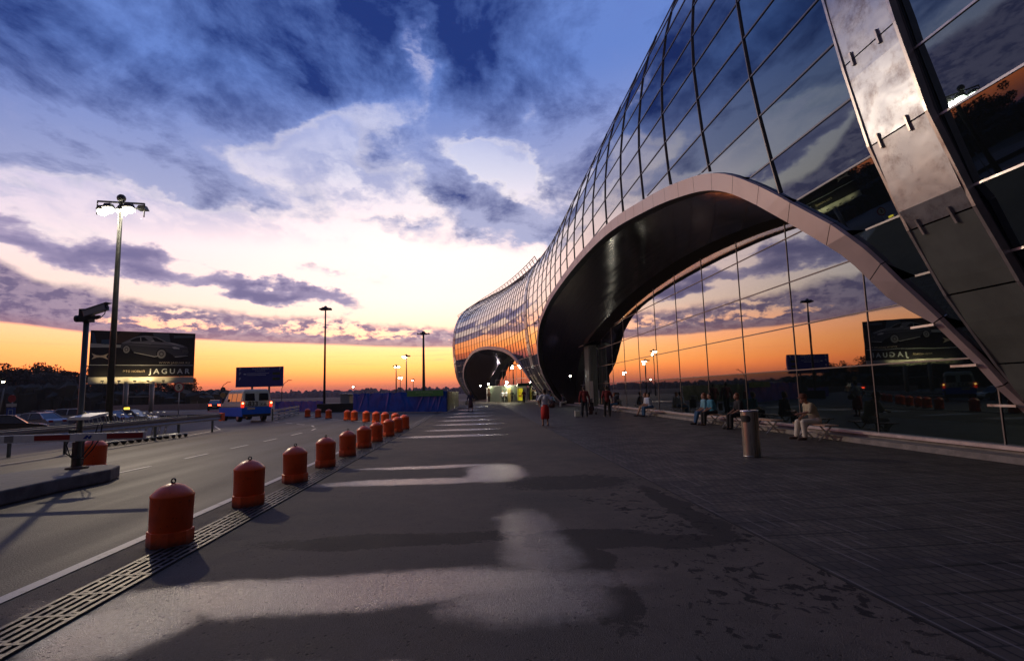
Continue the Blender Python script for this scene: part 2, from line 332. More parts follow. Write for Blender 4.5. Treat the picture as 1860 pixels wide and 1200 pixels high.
# lamp-light streaks put into the asphalt's gloss, and damp stains, in world metres
def streaked_asphalt(nt, b):
    o = nt.obj('Object'); x, y, z = nt.sep(o)
    wn = nt.sep(nt.noise(o, .9, 5, .6, col=True)); wx = x+(wn[0]-.5)*.7; wy = y+(wn[1]-.5)*.55
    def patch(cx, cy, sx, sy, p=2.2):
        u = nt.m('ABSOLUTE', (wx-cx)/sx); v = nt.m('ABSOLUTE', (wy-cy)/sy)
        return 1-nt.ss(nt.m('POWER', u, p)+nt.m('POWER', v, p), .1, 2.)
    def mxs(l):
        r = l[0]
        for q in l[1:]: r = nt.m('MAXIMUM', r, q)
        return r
    lamplit = mxs([patch(-1.0, 4.72, 2.3, .42), patch(.6, 6.0, .42, 1.5)*.72, patch(.35, 4.5, .7, .7)*.8, patch(-2.6, 4.2, .55, .5), patch(-1.6, 3.35, 1.6, .22),
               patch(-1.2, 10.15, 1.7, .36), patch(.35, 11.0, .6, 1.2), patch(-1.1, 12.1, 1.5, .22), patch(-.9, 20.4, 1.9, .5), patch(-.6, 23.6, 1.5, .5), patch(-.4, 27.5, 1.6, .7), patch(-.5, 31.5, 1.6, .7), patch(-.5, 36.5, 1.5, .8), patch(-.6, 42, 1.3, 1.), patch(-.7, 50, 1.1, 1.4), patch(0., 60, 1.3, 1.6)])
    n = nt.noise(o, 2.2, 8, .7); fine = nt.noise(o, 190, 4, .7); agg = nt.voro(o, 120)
    lamplit = nt.ss(lamplit+(n-.5)*.5+(nt.noise(o, 9, 8, .8)-.5)*.85, .2, 1.05)*nt.mr(nt.noise(o, 35, 5, .7), .35, .6, .45, 1.)
    # dark damp borders and leaf-like flecks on the right half
    damp = mxs([patch(1.2, 5.9, .75, .35), patch(.95, 4.9, .3, 1.2), patch(2.1, 5.7, .6, .25), patch(2.7, 7.2, .2, 1.6), patch(-1., 6.2, 1.5, .3)*.8, patch(1.6, 9.5, 1.2, .8)*.7])
    damp = nt.ss(damp+(nt.noise(o, 5, 8, .75)-.5)*1.3+(nt.noise(o, 17, 5, .7)-.5)*.9, .42, .58)
    vv = nt.voro(nt.mapping(o, sc=(1, .75, 1)), 9); flz = nt.ss(nt.noise(o, 1.1, 4, .6)+nt.mr(x, .6, 2.2, -.12, .08), .44, .6)*nt.ss(x, .8, 1.4)*(1-nt.ss(y, 7., 14.)*.7)
    fl = nt.ss(nt.noise(nt.mapping(o, sc=(1, .8, 1)), 7.5, 5, .62, .6)+(flz-1)*.16, .525, .575)*flz
    dark = nt.m('MAXIMUM', damp*.75, fl)
    c = nt.mix(nt.ss(n, .3, .72), (.098, .076, .060, 1), (.165, .132, .104, 1))
    c = nt.mix(nt.ss(nt.noise(o, .35, 3), .4, .65)*.5, c, (.05, .05, .046, 1))
    spk = nt.noise(o, 55, 3, .8); c = nt.mix(nt.ss(spk, .52, .75)*.6, c, (.19, .17, .155, 1)); c = nt.mix((1-nt.ss(spk, .25, .46))*.65, c, (.014, .012, .011, 1))
    c = nt.mix((1-nt.ss(nt.voro(o, 38), .1, .2))*.35, c, (.24, .22, .2, 1))
    c = nt.mix(dark*.9, c, (.012, .010, .011, 1)); c = nt.mix(lamplit*.45, c, (.05, .045, .045, 1))
    # pits
    pits = nt.ss(nt.voro(o, 26), .16, .05)
    pits = (1-nt.ss(nt.voro(o, 17)+(nt.noise(o, 60, 3)-.5)*.2, .1, .24))*nt.ss(nt.noise(o, 3.5, 3), .42, .58)
    c = nt.mix(pits*.8, c, (.012, .011, .011, 1))
    nt.put(b.inputs['Base Color'], c)
    nt.put(b.inputs['Roughness'], nt.mix(lamplit, nt.mr(n, .3, .7, .68, .85), (.38, .38, .38, 1)))
    nt.put(b.inputs['Specular IOR Level'], lamplit*.5+.22)
    nt.put(b.inputs['Coat Weight'], lamplit*.8); b.inputs['Coat Roughness'].default_value = .26; b.inputs['Coat IOR'].default_value = 2.0  # glossy coat stands in for the streaks of lamp light
    bp = nt.bump(fine*.8+agg*1.-pits*1.8, .7, .012)
    nt.put(b.inputs['Normal'], bp); nt.put(b.inputs['Coat Normal'], nt.bump(fine*.8+agg*.7-pits*1.2, .5, .008))
walk_m = cmat('worn_walkway_asphalt', streaked_asphalt)
def road_asphalt(nt, b):
    o = nt.obj('Object'); n = nt.noise(o, .5, 7, .65); f = nt.noise(o, 80, 4, .6); a = nt.voro(o, 60)
    # long tyre-polished lanes
    l = nt.noise(nt.mapping(o, rot=(0, 0, .12), sc=(1, .06, 1)), 1.1, 4, .5)
    c = nt.mix(nt.ss(n, .3, .7), (.036, .029, .023, 1), (.062, .051, .041, 1)); c = nt.mix(nt.ss(l, .4, .65)*.5, c, (.038, .036, .036, 1))
    spk = nt.noise(o, 40, 3, .8); c = nt.mix(nt.ss(spk, .52, .72)*.5, c, (.15, .135, .12, 1)); c = nt.mix((1-nt.ss(spk, .28, .46))*.5, c, (.014, .012, .011, 1))
    nt.put(b.inputs['Base Color'], c); b.inputs['Specular IOR Level'].default_value = .3; nt.put(b.inputs['Roughness'], nt.mr(l, .35, .7, .72, .6)); nt.put(b.inputs['Normal'], nt.bump(f*.5+a*.8, .4, .01))
road_m = cmat('road_asphalt', road_asphalt)
def brick_pav(nt, b):
    o = nt.obj('Object'); x, y, z = nt.sep(o)
    br = nt.n.new('ShaderNodeTexBrick'); nt.put(br.inputs['Vector'], nt.mapping(o, rot=(0, 0, 0)))
    br.offset = .5; br.inputs['Color1'].default_value = (.105, .082, .066, 1); br.inputs['Color2'].default_value = (.066, .051, .042, 1); br.inputs['Mortar'].default_value = (.02, .018, .018, 1)
    br.inputs['Scale'].default_value = 1.; br.inputs['Mortar Size'].default_value = .011; br.inputs['Mortar Smooth'].default_value = .3; br.inputs['Brick Width'].default_value = .1; br.inputs['Row Height'].default_value = .2
    n = nt.noise(o, 1.2, 7, .65)
    c = nt.mix(nt.ss(n, .35, .7)*.6, X(nt, br.outputs[0]), (.03, .028, .03, 1))
    # joint every half metre across the walk, and pale sand lines in the long joints
    jy = nt.m('PINGPONG', y, .285); c = nt.mix((1-nt.ss(jy+(nt.noise(o, 14, 4)-.5)*.014, .01, .032))*(nt.ss(nt.noise(o, .8, 3), .35, .5)), c, (.006, .006, .006, 1))
    jx = nt.m('PINGPONG', x, .1); sand = (1-nt.ss(jx, .004, .014))*nt.ss(nt.noise(nt.mapping(o, sc=(3, .8, 1)), 1.6, 3), .46, .56)
    c = nt.mix(sand*.6, c, (.24, .21, .2, 1))
    c = nt.mix(1-nt.ss(x+(nt.noise(o, 6, 5)-.5)*.05, 2.965, 2.985), c, (.012, .011, .011, 1))
    nt.put(b.inputs['Base Color'], c); b.inputs['Specular IOR Level'].default_value = .3; nt.put(b.inputs['Roughness'], nt.mr(n, .3, .7, .55, .75))
    nt.put(b.inputs['Normal'], nt.bump(X(nt, br.outputs[1])*-1.+nt.noise(o, 60, 4)*.4, .5, .01))
brick_m = cmat('grey_block_paving', brick_pav)
def grass_fn(nt, b):
    o = nt.obj('Object'); n = nt.noise(o, .08, 8, .65); c = nt.mix(nt.ss(n, .35, .65), (.03, .035, .018, 1), (.06, .05, .03, 1)); nt.put(b.inputs['Base Color'], c); b.inputs['Roughness'].default_value = .95
    nt.put(b.inputs['Normal'], nt.bump(nt.noise(o, 3, 8, .7), .5, .2))
dirt_m = cmat('rough_grass_earth', grass_fn)
paint_m = cmat('worn_road_paint', lambda nt, b: (nt.put(b.inputs['Base Color'], nt.mix(nt.ss(nt.noise(nt.obj('Object'), 7, 8, .75), .52, .66)*.7, (.42, .39, .36, 1), (.08, .072, .066, 1))), nt.put(b.inputs['Roughness'], .6)))

# ------------------------------------------------------------------ the building's geometry in plan and section
SZ = [-.2, 0, 1.4, 2, 2.5, 3.3, 4.35, 5.5, 6.7, 8, 9, 10.5, 12, 13.5, 14.5, 15.5, 16.3, 17.5, 18.8]
SXv = [10.2, 9.9, 8.6, 8.26, 7.9, 7.45, 7.0, 6.74, 6.58, 6.44, 6.38, 6.34, 6.42, 6.68, 6.97, 7.4, 7.95, 9.1, 11.2]
def shf(Y): return -.0033*max(Y-45, 0)**2
def secx(z): return float(np.interp(z, SZ, SXv))
def surf(Y, z, off=0.):
    Y = Y+.105*max(0, z-4)*min(1, max(0, (21-Y)/11))     # ribs lean back near the viewer
    x = secx(z); dx = (secx(z+.15)-secx(z-.15))/.3; n = Vector((-1, 0, dx)).normalized()
    return Vector((x+shf(Y), Y, z))+n*off
WX = 10.6
def wallx(Y): return WX+shf(Y)

# ------------------------------------------------------------------ ground
tag(MB().add([(-6000, -400, -.6), (6000, -400, -.6), (6000, 9000, -.6), (-6000, 9000, -.6)], [(0, 1, 2, 3)]).build('ground', dirt_m), kind='structure')
RP = [(-14.6, -60), (-3.9, -60), (-3.9, 27), (-6.2, 32.5), (-9.9, 38.4), (-14, 46), (-17, 130), (-75, 130), (-75, 60), (-24, 60), (-14.6, 36)]
rd = MB().prism(RP, -1.2, -.004, 'Z')
tag(MB().add([(-75, -60, -.55), (-14.6, -60, -.55), (-14.6, 60, -.55), (-75, 60, -.55)], [(0, 1, 2, 3)]).build('parking_lot', road_m), kind='structure')
tag(rd.build('road', road_m), kind='structure')
wk = MB().prism([(-3.9, -60), (2.95, -60), (2.95, 73), (4.0, 74), (4, 130), (-17, 130), (-14, 46), (-9.9, 38.4), (-6.2, 32.5), (-3.9, 27)], -1.2, 0, 'Z')
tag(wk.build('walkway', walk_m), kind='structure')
pv = MB().prism([(2.95, -60), (30, -60), (30, 130), (4.0, 130), (4.0, 74), (2.95, 73)], -1.2, .004, 'Z')
tag(pv.build('pavement', brick_m), kind='structure')
def line(name, pts, w, z=.004, dash=None):
    m = MB(); pts = [Vector((p[0], p[1], 0)) for p in pts]
    for a, b in zip(pts, pts[1:]):
        t = (b-a).normalized(); n = Vector((-t.y, t.x, 0))*w/2
        m.add([(a-n)+Vector((0, 0, z)), (b-n)+Vector((0, 0, z)), (b+n)+Vector((0, 0, z)), (a+n)+Vector((0, 0, z))], [(0, 1, 2, 3)])
    return m
tag(line('l', [(-3.93, -20), (-3.93, 26.5), (-4.3, 28.4), (-6.2, 32.2), (-9.7, 37.8), (-13.8, 44.8), (-14.6, 50)], .13, .008).build('road_edge_line', paint_m), kind='structure')
dm = MB()
def dashes(segs, w=.1, z=.004):
    for a, b in segs:
        q = line('', [a, b], w, z); dm.add(q.v, q.f)
dashes([((-8.1, 13.05-3.2*k), (-8.08, 13.9-3.2*k)) for k in range(1, 8)])
dashes([((-8.1, 12.9), (-8.03, 14.0)), ((-8.0, 15.5), (-7.95, 16.7)), ((-7.93, 18.1), (-7.88, 19.3)), ((-7.86, 20.6), (-7.82, 21.8)), ((-7.8, 23.4), (-7.8, 24.8)), ((-7.85, 26.4), (-8.05, 27.7)),
        ((-8.6, 29.3), (-9.1, 30.6)), ((-9.9, 31.9), (-10.7, 33)), ((-11.2, 33.7), (-12, 35)), ((-12.8, 36), (-13.6, 37.2)), ((-14.4, 38.2), (-15.3, 39.6))])
for k in range(12): dashes([((-17.5-1.0*k, 62+.9*k), (-15.5-1.0*k, 66+.9*k))], .25)
tag(dm.build('lane_dashes', paint_m), kind='structure')
tag(line('', [(-12.7, -5), (-12.75, 24), (-13.4, 29.3), (-15.5, 33.2)], .07, .006).build('road_far_edge_line', paint_m), kind='structure')

# drain grate along the walkway, built of slotted cast pieces
grate_m = pm('cast_grate', (.075, .066, .06), .5, .4, namt=.35, nscale=7, bump=.3, bscale=30)
pitm = pm('drain_pit', (.004, .004, .004), .9)
dr = empty('drain_channel', (-3.22, 0, 0), label='long slotted drain grate running between the orange bollards and the walkway', cat='drain')
gm = MB(); y = -8.; i = 0
W2 = .42
while y < 58:
    gm.bb((-W2/2, y, .004), (W2/2, y+.035, .02))
    for k in range(6):
        xx = -W2/2+.018+k*(W2-.036)/5
        gm.bb((xx-.018, y+.035, .005), (xx+.018, y+.46, .018))
    o_ = (.1, .22, .34)[i % 3]
    for k in range(5):
        xx = -W2/2+.018+(k+.5)*(W2-.036)/5; yy = y+.06+((k*2+i) % 5)*.085
        gm.bb((xx-.024, yy, .006), (xx+.024, yy+.03, .0165))
    y += .46; i += 1
gm.build('grate', grate_m, dr)
MB().bb((-W2/2-.01, -8, .001), (W2/2+.01, 58, .0035)).build('channel', pitm, dr)

# raised island with the camera post
isl = MB(); top = [(-7.5, 3.5), (-7.55, 10.4), (-7.42, 11.6), (-7.65, 12.25), (-8.1, 12.45), (-8.9, 12.3), (-9.3, 11.6), (-9.4, 3.5)]
isl.prism(top, .0, .25, 'Z')
tag(isl.build('traffic_island', pm('island_concrete', (.15, .14, .13), .85, namt=.3, nscale=4, bump=.3, dirt=.4), bevel=.03), 'low concrete traffic island under the camera post, rounded at its end', 'traffic island')

# ------------------------------------------------------------------ far land: low hills and forest
def hill_y(x, s): return 6*math.sin(x*.0013+s)+4*math.sin(x*.0037+s*2)+2*math.sin(x*.011+s*3)
far_soil = pm('far_woodland', (.05, .055, .05), .95, namt=.4, nscale=.05)
hm = MB().grid(lambda u, v: (-5200+u*7600, 1500+v*1700, -3+v*17+(hill_y(-5200+u*7600, 1)*v)*.5), 90, 4, True)
tag(hm.build('hills', far_soil), kind='structure')
rng = random.Random(3)
ff = MB()
def conifer(m, x, y, z, h, r):
    m.add([(x-r, y, z), (x+r, y, z), (x, y+r, z), (x+rng.uniform(-.1, .1)*r, y, z+h)], [(0, 1, 3), (1, 2, 3), (2, 0, 3)])
def lump(m, x, y, z, h, r):
    n = 6; vs = []
    for j, (rr, zz) in enumerate(((.7, .0), (1., .35), (.85, .7), (.35, .95))):
        for k in range(n):
            q = rng.uniform(.75, 1.2); vs.append((x+math.cos(k*2*PI/n+j)*r*rr*q, y+math.sin(k*2*PI/n+j)*r*rr*q, z+h*(zz+rng.uniform(-.06, .06))))
    vs.append((x, y, z+h)); fs = [(j*n+k, j*n+(k+1) % n, (j+1)*n+(k+1) % n, (j+1)*n+k) for j in range(3) for k in range(n)]+[(3*n+k, 3*n+(k+1) % n, 4*n) for k in range(n)]
    m.add(vs, fs)
for k in range(3000):
    x = rng.uniform(-2500, 700); y = rng.uniform(900, 1300); h = rng.uniform(9, 16)
    (conifer if rng.random() < .3 else lump)(ff, x, y, -3, h*1.1, rng.uniform(4, 9))
tag(ff.build('far_forest', pm('far_forest_leaf', (.045, .05, .04), .95, namt=.3, nscale=.02)), 'distant dark wood along the whole horizon', 'forest', kind='stuff')

# ------------------------------------------------------------------ terminal building
term = empty('terminal_building', (10, 40, 0), label='long curved glass and steel terminal with arched openings over the pavement', cat='building')
T0 = Vector((10, 40, 0))
def tb(m, name, mat, parent=None, label=None):      # build in world coordinates, child of the terminal
    m.v = [tuple(Vector(v)-T0) for v in m.v]
    o = m.build(name, mat, parent or term)
    if label: o['label'] = label
    return o
ARCH1 = [(7.9, .4), (8.0, 1.2), (8.28, 2.4), (8.52, 3.06), (9.12, 4.23), (9.86, 5.0), (11.4, 6.28), (13.0, 7.23), (15.2, 7.88), (18.6, 8.53), (24.7, 9.35), (33.4, 9.68), (43.0, 9.5), (48.3, 8.95), (51.3, 8.2), (53.2, 7.2), (54.5, 5.9), (55.5, 4.4), (56.4, 2.8), (57.2, 1.2), (57.6, .3)]
ARCH2 = [(62.6, .3), (63.0, 1.5), (63.7, 3.3), (64.8, 4.6), (66.3, 5.4), (69, 6.45), (72, 7.2), (76, 7.9), (82.5, 8.6), (87, 8.75), (91, 8.4), (94.5, 7.3), (96.9, 5.9), (98.3, 4.0), (99.2, 2.0), (99.7, .4)]
ARCH0 = [(-30, .3), (-29, 4), (-24, 7.6), (-14, 9.0), (-6, 8.2), (0, 6.4), (2.6, 4.9), (4.2, 3.4), (5.3, 1.9), (5.9, .6), (6.1, .1)]
def catm(P, n=6):
    P = [Vector((p[0], p[1], 0)) for p in P]; out = []
    for i in range(len(P)-1):
        a, b, c, d = P[max(i-1, 0)], P[i], P[i+1], P[min(i+2, len(P)-1)]
        for k in range(n):
            t = k/n; out.append(.5*((2*b)+(c-a)*t+(2*a-5*b+4*c-d)*t*t+(3*b-a-3*c+d)*t**3))
    out.append(P[-1]); return [(p.x, p.y) for p in out]
AR = [catm(a) for a in (ARCH0, ARCH1, ARCH2)]
def low_z(Y):
    for a in AR:
        if a[0][0] <= Y <= a[-1][0]: return float(np.interp(Y, [p[0] for p in a], [p[1] for p in a]))
    return 0.05
LV = [.9, 1.65, 2.45, 3.35, 4.3, 5.4, 6.5, 7.6, 8.6, 9.6, 10.6, 11.6, 12.6, 13.5, 14.4, 15.3, 16.1, 16.9, 17.7, 18.8]
SP = 2.75
STR = [(6.75, 7.9), (58.6, 60.1), (100.6, 101.8)]
ribsY = [6.75-SP*k for k in range(14, 0, -1)]+[6.75, 7.9]+[7.9+SP*k for k in range(1, 19)]+[60.1]+[60.1+1.55*k for k in range(1, 26)]+[100.6, 101.8]
ribsY = sorted(y for y in ribsY if y <= 101.9 and not (58.2 < y < 58.6)); ribsY.append(58.6); ribsY = sorted(set(round(y, 3) for y in ribsY))
def in_strip(a, b): return any(s0-.01 <= a and b <= s1+.01 for s0, s1 in STR)
# shell glazing: flat panes between ribs and longitudinals, cut off at the arch edge
bays = {}
for a, b in zip(ribsY, ribsY[1:]):
    if in_strip(a, b): continue
    m = MB((-1, 0, -.05)); cuts = [a]+[a+(b-a)*k/6 for k in range(1, 6)]+[b]
    for z0, z1 in zip([.05]+LV, LV):
        # whole pane when it clears the arch, else thin slices that follow it
        lz = [low_z(c) for c in cuts]
        if max(lz) <= z0+.001:
            m.add([surf(a, z0), surf(b, z0), surf(b, z1), surf(a, z1)], [(0, 1, 2, 3)])
        elif min(lz) < z1:
            A0, B0, A1, B1 = surf(a, z0), surf(b, z0), surf(a, z1), surf(b, z1)
            for c, d, l0, l1 in zip(cuts, cuts[1:], lz, lz[1:]):
                p0, p1 = max(l0, z0), max(l1, z0)
                if p0 >= z1 and p1 >= z1: continue
                def Q(Y, z):
                    u = (Y-a)/(b-a); v = (min(z, z1)-z0)/(z1-z0); return (A0*(1-u)+B0*u)*(1-v)+(A1*(1-u)+B1*u)*v
                m.add([Q(c, p0), Q(d, p1), Q(d, z1), Q(c, z1)], [(0, 1, 2, 3)])
    if m.f: tb(m, 'glass_bay', shell_glass)
# ribs
for Y in ribsY:
    w = .028; m = MB(); lz = low_z(Y)+.05; zs = [lz]+[z for z in LV if z > lz+.1]
    for z0, z1 in zip(zs, zs[1:]):
        m.bar(surf(Y, z0, .02), surf(Y, z1, .02), w, .045, up=(-1, 0, 0))
    tb(m, 'rib', mullion)
# longitudinal transoms
def in_next(b): return any(abs(b-s0) < .02 for s0, s1 in STR) or any(abs(b-q) < 1.4 for q in (-14, 26, 81))
for z in LV:
    m = MB()
    for a, b in zip(ribsY, ribsY[1:]):
        if in_strip(a, b): continue
        n = 6 if not (low_z(a) > z and low_z(b) > z) else 0
        for k in range(n):
            c, d = a+(b-a)*k/n, a+(b-a)*(k+1)/n
            if low_z(c) > z-.05 or low_z(d) > z-.05: continue
            A0, B0 = surf(a, z, .0), surf(b, z, .0)
            m.bar(A0.lerp(B0, (c-a)/(b-a)), A0.lerp(B0, (d-a)/(b-a)), .035, .045, up=(-1, 0, 0))
        flush = in_next(b)
        if flush and m.f: tb(m, 'transom', light_metal if (z < 7 and b < 7) else mullion); m = MB()
    if m.f: tb(m, 'transom', mullion)
# cladding strips: polished sheet above, matt sheet on the legs
def crinkle(nt, b):
    o = nt.obj('Object'); n = nt.noise(o, 1.3, 5, .55, .6)
    b.inputs['Base Color'].default_value = (.44, .43, .45, 1); b.inputs['Metallic'].default_value = 1.; nt.put(b.inputs['Base Color'], nt.mix(nt.ss(nt.noise(o, 2.6, 8, .75), .45, .7), (.36, .39, .45, 1), (.20, .19, .21, 1))); nt.put(b.inputs['Roughness'], nt.mr(n, .3, .7, .3, .46))
    nt.put(b.inputs['Normal'], nt.bump(nt.noise(o, .9, 3, .5)+nt.noise(o, 3, 3, .5)*.14, .15, .12))
strip_m = cmat('dented_polished_cladding', crinkle)
strip_low = pm('matt_grey_green_cladding', (.13, .15, .135), .7, 0, spec=.15, namt=.12, nscale=2, dirt=.1)
for si, (a, b) in enumerate(STR):
    PR = .14 if si == 0 else .04
    zs = [.05, .9, 1.9, 3.0, 4.05, 5.5, 7.0, 8.5, 10, 11.5, 13, 14.4, 15.5, 16.4, 17.4, 18.8]
    for part, lo, hi, mt in (('leg_cladding', .05, 4.05, strip_low), ('strip_cladding', 4.05, 18.8, strip_m)):
        m = MB(); zz = [z for z in zs if lo <= z <= hi]
        for z0, z1 in zip(zz, zz[1:]):
            g = .012; k = 5
            for q in range(k):
                s0 = z0+g+(z1-z0-2*g)*q/k; s1 = z0+g+(z1-z0-2*g)*(q+1)/k
                for u0, u1 in ((a+.02, (a+b)/2), ((a+b)/2, b-.02)):
                    m.add([surf(u0, s0, PR), surf(u1, s0, PR), surf(u1, s1, PR), surf(u0, s1, PR)], [(0, 1, 2, 3)], True)
        tb(m, part, mt)
    m = MB()                                # side returns and clamps
    for Y in (a, b):
        m = MB()
        for z0, z1 in zip(zs, zs[1:]): m.bar(surf(Y, z0, PR-.03), surf(Y, z1, PR-.03), .05, PR*.7+.02, up=(-1, 0, 0))
        tb(m, 'strip_edge', light_metal)
    for z0 in zs[4:-1]:
        for f in (.3, .8):
            Y = a+(b-a)*f; m = MB(); m.bar(surf(Y, z0-.12, PR+.02), surf(Y, z0+.12, PR+.02), .035, .04, up=(-1, 0, 0)); tb(m, 'clamp', light_metal)
# arch fascia: separate panels with open joints, a reveal and the dark soffit behind
def soffit_fn(nt, b):
    o = nt.obj('Object'); x, y, z = nt.sep(o)
    b.inputs['Metallic'].default_value = 1.; n = nt.noise(nt.mapping(o, sc=(6, .25, 1)), 1.2, 4)
    pl = nt.m('PINGPONG', x, .15); c = nt.mix(nt.ss(pl, .004, .012), (.01, .009, .009, 1), nt.mix(n, (.10, .07, .055, 1), (.17, .12, .09, 1)))
    nt.put(b.inputs['Base Color'], c); nt.put(b.inputs['Roughness'], nt.mr(n, .3, .7, .08, .2))
soff_m = cmat('planked_metal_soffit', soffit_fn)
fas_m = pm('fascia_sheet', (.58, .48, .47), .5, .3, namt=.05, nscale=1.5)
FW = .46
for ai, arc in enumerate(AR):
    P = [Vector((p[0], p[1], 0)) for p in arc]
    nrm = []
    for i in range(len(P)):
        t = (P[min(i+1, len(P)-1)]-P[max(i-1, 0)]).normalized(); nrm.append(Vector((t.y, -t.x, 0)))     # towards the opening
    inn = [p+n*(FW if not (ai == 1 and p.x < 8.6) else .16+.3*min(1, max(0, (p.x-8.35)/.25))) for p, n in zip(P, nrm)]
    cum = [0]
    for p, q in zip(P, P[1:]): cum.append(cum[-1]+(q-p).length)
    def at(arr, s):
        return Vector((float(np.interp(s, cum, [p.x for p in arr])), float(np.interp(s, cum, [p.y for p in arr])), 0))
    m = MB(); rv = MB(); bk_ = MB(); s = .0; L = cum[-1]; pw = 1.15
    while s < L-.05:
        e = min(s+pw, L); k = 3
        for q in range(k):
            s0 = s+.008+(e-s-.016)*q/k; s1 = s+.008+(e-s-.016)*(q+1)/k
            o0, o1, i0, i1 = at(P, s0), at(P, s1), at(inn, s0), at(inn, s1)
            zc = lambda v: (v.x, max(v.y, .03))
            a_, b_, c_, d_ = surf(*zc(o0), .09), surf(*zc(o1), .09), surf(*zc(i1), .09), surf(*zc(i0), .09)
            m.add([a_, b_, c_, d_], [(0, 1, 2, 3)])
            # upper return to the glass and lower return inwards
            m.add([a_, b_, surf(*zc(o1), .0), surf(*zc(o0), .0)], [(0, 1, 2, 3)])
            bk_.add([surf(*zc(o0), .03), surf(*zc(o1), .03), surf(*zc(i1), .07), surf(*zc(i0), .07)], [(0, 1, 2, 3)])  # dark sheet added behind the fascia to keep its mirror image dark
            rv.add([d_, c_, c_+Vector((.45, 0, 0)), d_+Vector((.45, 0, 0))], [(0, 1, 2, 3)])
        s = e
    tb(m, 'arch_fascia', fas_m); tb(bk_, 'added_dark_backing', pm('dark_reveal', (.015, .013, .012), .6)); tb(rv, 'arch_reveal', pm('dark_reveal', (.015, .013, .012), .6))
    # soffit lofted from the inner edge back to the glass wall
    WA = {0: [(-29, .3), (-24, 5), (-12, 7.4), (-2, 6.4), (3, 4.2), (5, 2.2), (6.0, .3)],
          1: [(7.9, .2), (8.6, 2.2), (10.2, 4.6), (12.8, 6.1), (16.6, 6.95), (21, 7.4), (26.2, 7.55), (33.6, 7.2), (41.6, 6.2), (47, 5.2), (50.5, 3.9), (52.5, 2.4), (53.6, .3)],
          2: [(64.5, .3), (65.8, 3), (68, 4.9), (73, 6.4), (80, 6.9), (86, 6.1), (90, 4.6), (93, 2.8), (94.6, .3)]}[ai]
    wa = catm(WA); wl = [0]
    for p, q in zip(wa, wa[1:]): wl.append(wl[-1]+math.dist(p, q))
    N = 90; m = MB(); rows = []
    for i in range(N+1):
        f = i/N; a_ = at(inn, f*L); a3 = surf(a_.x, max(a_.y, .03), .09)+Vector((.45, 0, 0))
        w_ = (float(np.interp(f*wl[-1], wl, [p[0] for p in wa])), float(np.interp(f*wl[-1], wl, [p[1] for p in wa])))
        w3 = Vector((wallx(w_[0]), w_[0], w_[1]))
        mid = a3.lerp(w3, .45); pass
        rows.append([a3, a3.lerp(mid, .5), mid, mid.lerp(w3, .72), w3])
    vs = [p for r in rows for p in r]; m.add(vs, [(i*5+j, (i+1)*5+j, (i+1)*5+j+1, i*5+j+1) for i in range(N) for j in range(3)], True)
    tb(m, 'soffit', soff_m)
    m = MB(); m.add(vs, [(i*5+3, (i+1)*5+3, (i+1)*5+4, i*5+4) for i in range(N)], True); tb(m, 'blackened_soffit_end', pm('matt_soffit_black', (.008, .008, .008), .85, spec=.1))  # last stretch of soffit, blackened in place of a dark reflection
# brackets down the near leg
for (Y, z) in [(8.55, 2.6), (8.35, 1.9), (8.2, 1.25)]:
    m = MB(); m.bar(surf(Y-.12, z, .14), surf(Y+.36, z, .14), .05, .04); tb(m, 'leg_bracket', light_metal)
# glass wall behind
wy = [-34+3.4*k for k in range(0, 41)]; wy = [y+.04 for y in wy if y < 103]
WZ = [.28, 2.05, 3.5, 5.0, 6.5, 8.0]
for a, b in zip(wy, wy[1:]):
    for nm, lv, mt in (('lower_wall_pane', WZ[:2], wall_glass_low), ('wall_glazing', WZ[1:], wall_glass)):
        m = MB((-1, 0, 0))
        for z0, z1 in zip(lv, lv[1:]): m.add([(wallx(a), a, z0), (wallx(b), b, z0), (wallx(b), b, z1), (wallx(a), a, z1)], [(0, 1, 2, 3)])
        tb(m, nm, mt)
for a in wy:
    wm = MB(); wm.bb((wallx(a)-.02, a-.014, .28), (wallx(a)+.1, a+.014, 8.0)); tb(wm, 'wall_mullion', mullion)
for z in WZ[1:]:
    wm = MB()
    for a, b in zip(wy, wy[1:]): wm.bar((wallx(a)-.008, a, z), (wallx(b)-.008, b, z), .03, .035)
    tb(wm, 'wall_transom', mullion)
# body behind the shell: roof and rear wall
bm_ = MB(); YY = [-34]+[10*k for k in range(-3, 10)]+[101.8]
prof = [(11.2, 18.8), (15, 20.2), (22, 20.8), (34, 20.5), (34, 0)]
for a, b in zip(YY, YY[1:]):
    for p, q in zip(prof, prof[1:]):
        bm_.add([(p[0]+shf(a), a, p[1]), (p[0]+shf(b), b, p[1]), (q[0]+shf(b), b, q[1]), (q[0]+shf(a), a, q[1])], [(0, 1, 2, 3)])
for Y in (-34, 101.8):
    z_ = [.05]+LV; vs = [surf(Y, z) for z in z_]+[(p[0]+shf(Y), Y, p[1]) for p in prof[1:]]; bm_.add(vs, [tuple(range(len(vs)))])
tb(bm_, 'roof', pm('roof_sheet', (.2, .2, .21), .5, .3))
# maintenance rail on the far roof
m = MB(); prev = None
for k in range(0, 27):
    Y = 62+1.5*k; z = 16.9 if Y < 90 else 16.9-(Y-90)*.12; p = surf(Y, z, .05); q = surf(Y, z, .45)+Vector((0, 0, .3))
    m.tube([p, q], .045, 5)
    if prev: m.tube([prev, q], .045, 5); m.tube([prev.lerp(pp, .4), q.lerp(p, .4)], .03, 4)
    prev = q; pp = p
tb(m, 'roof_rail', dark_steel)
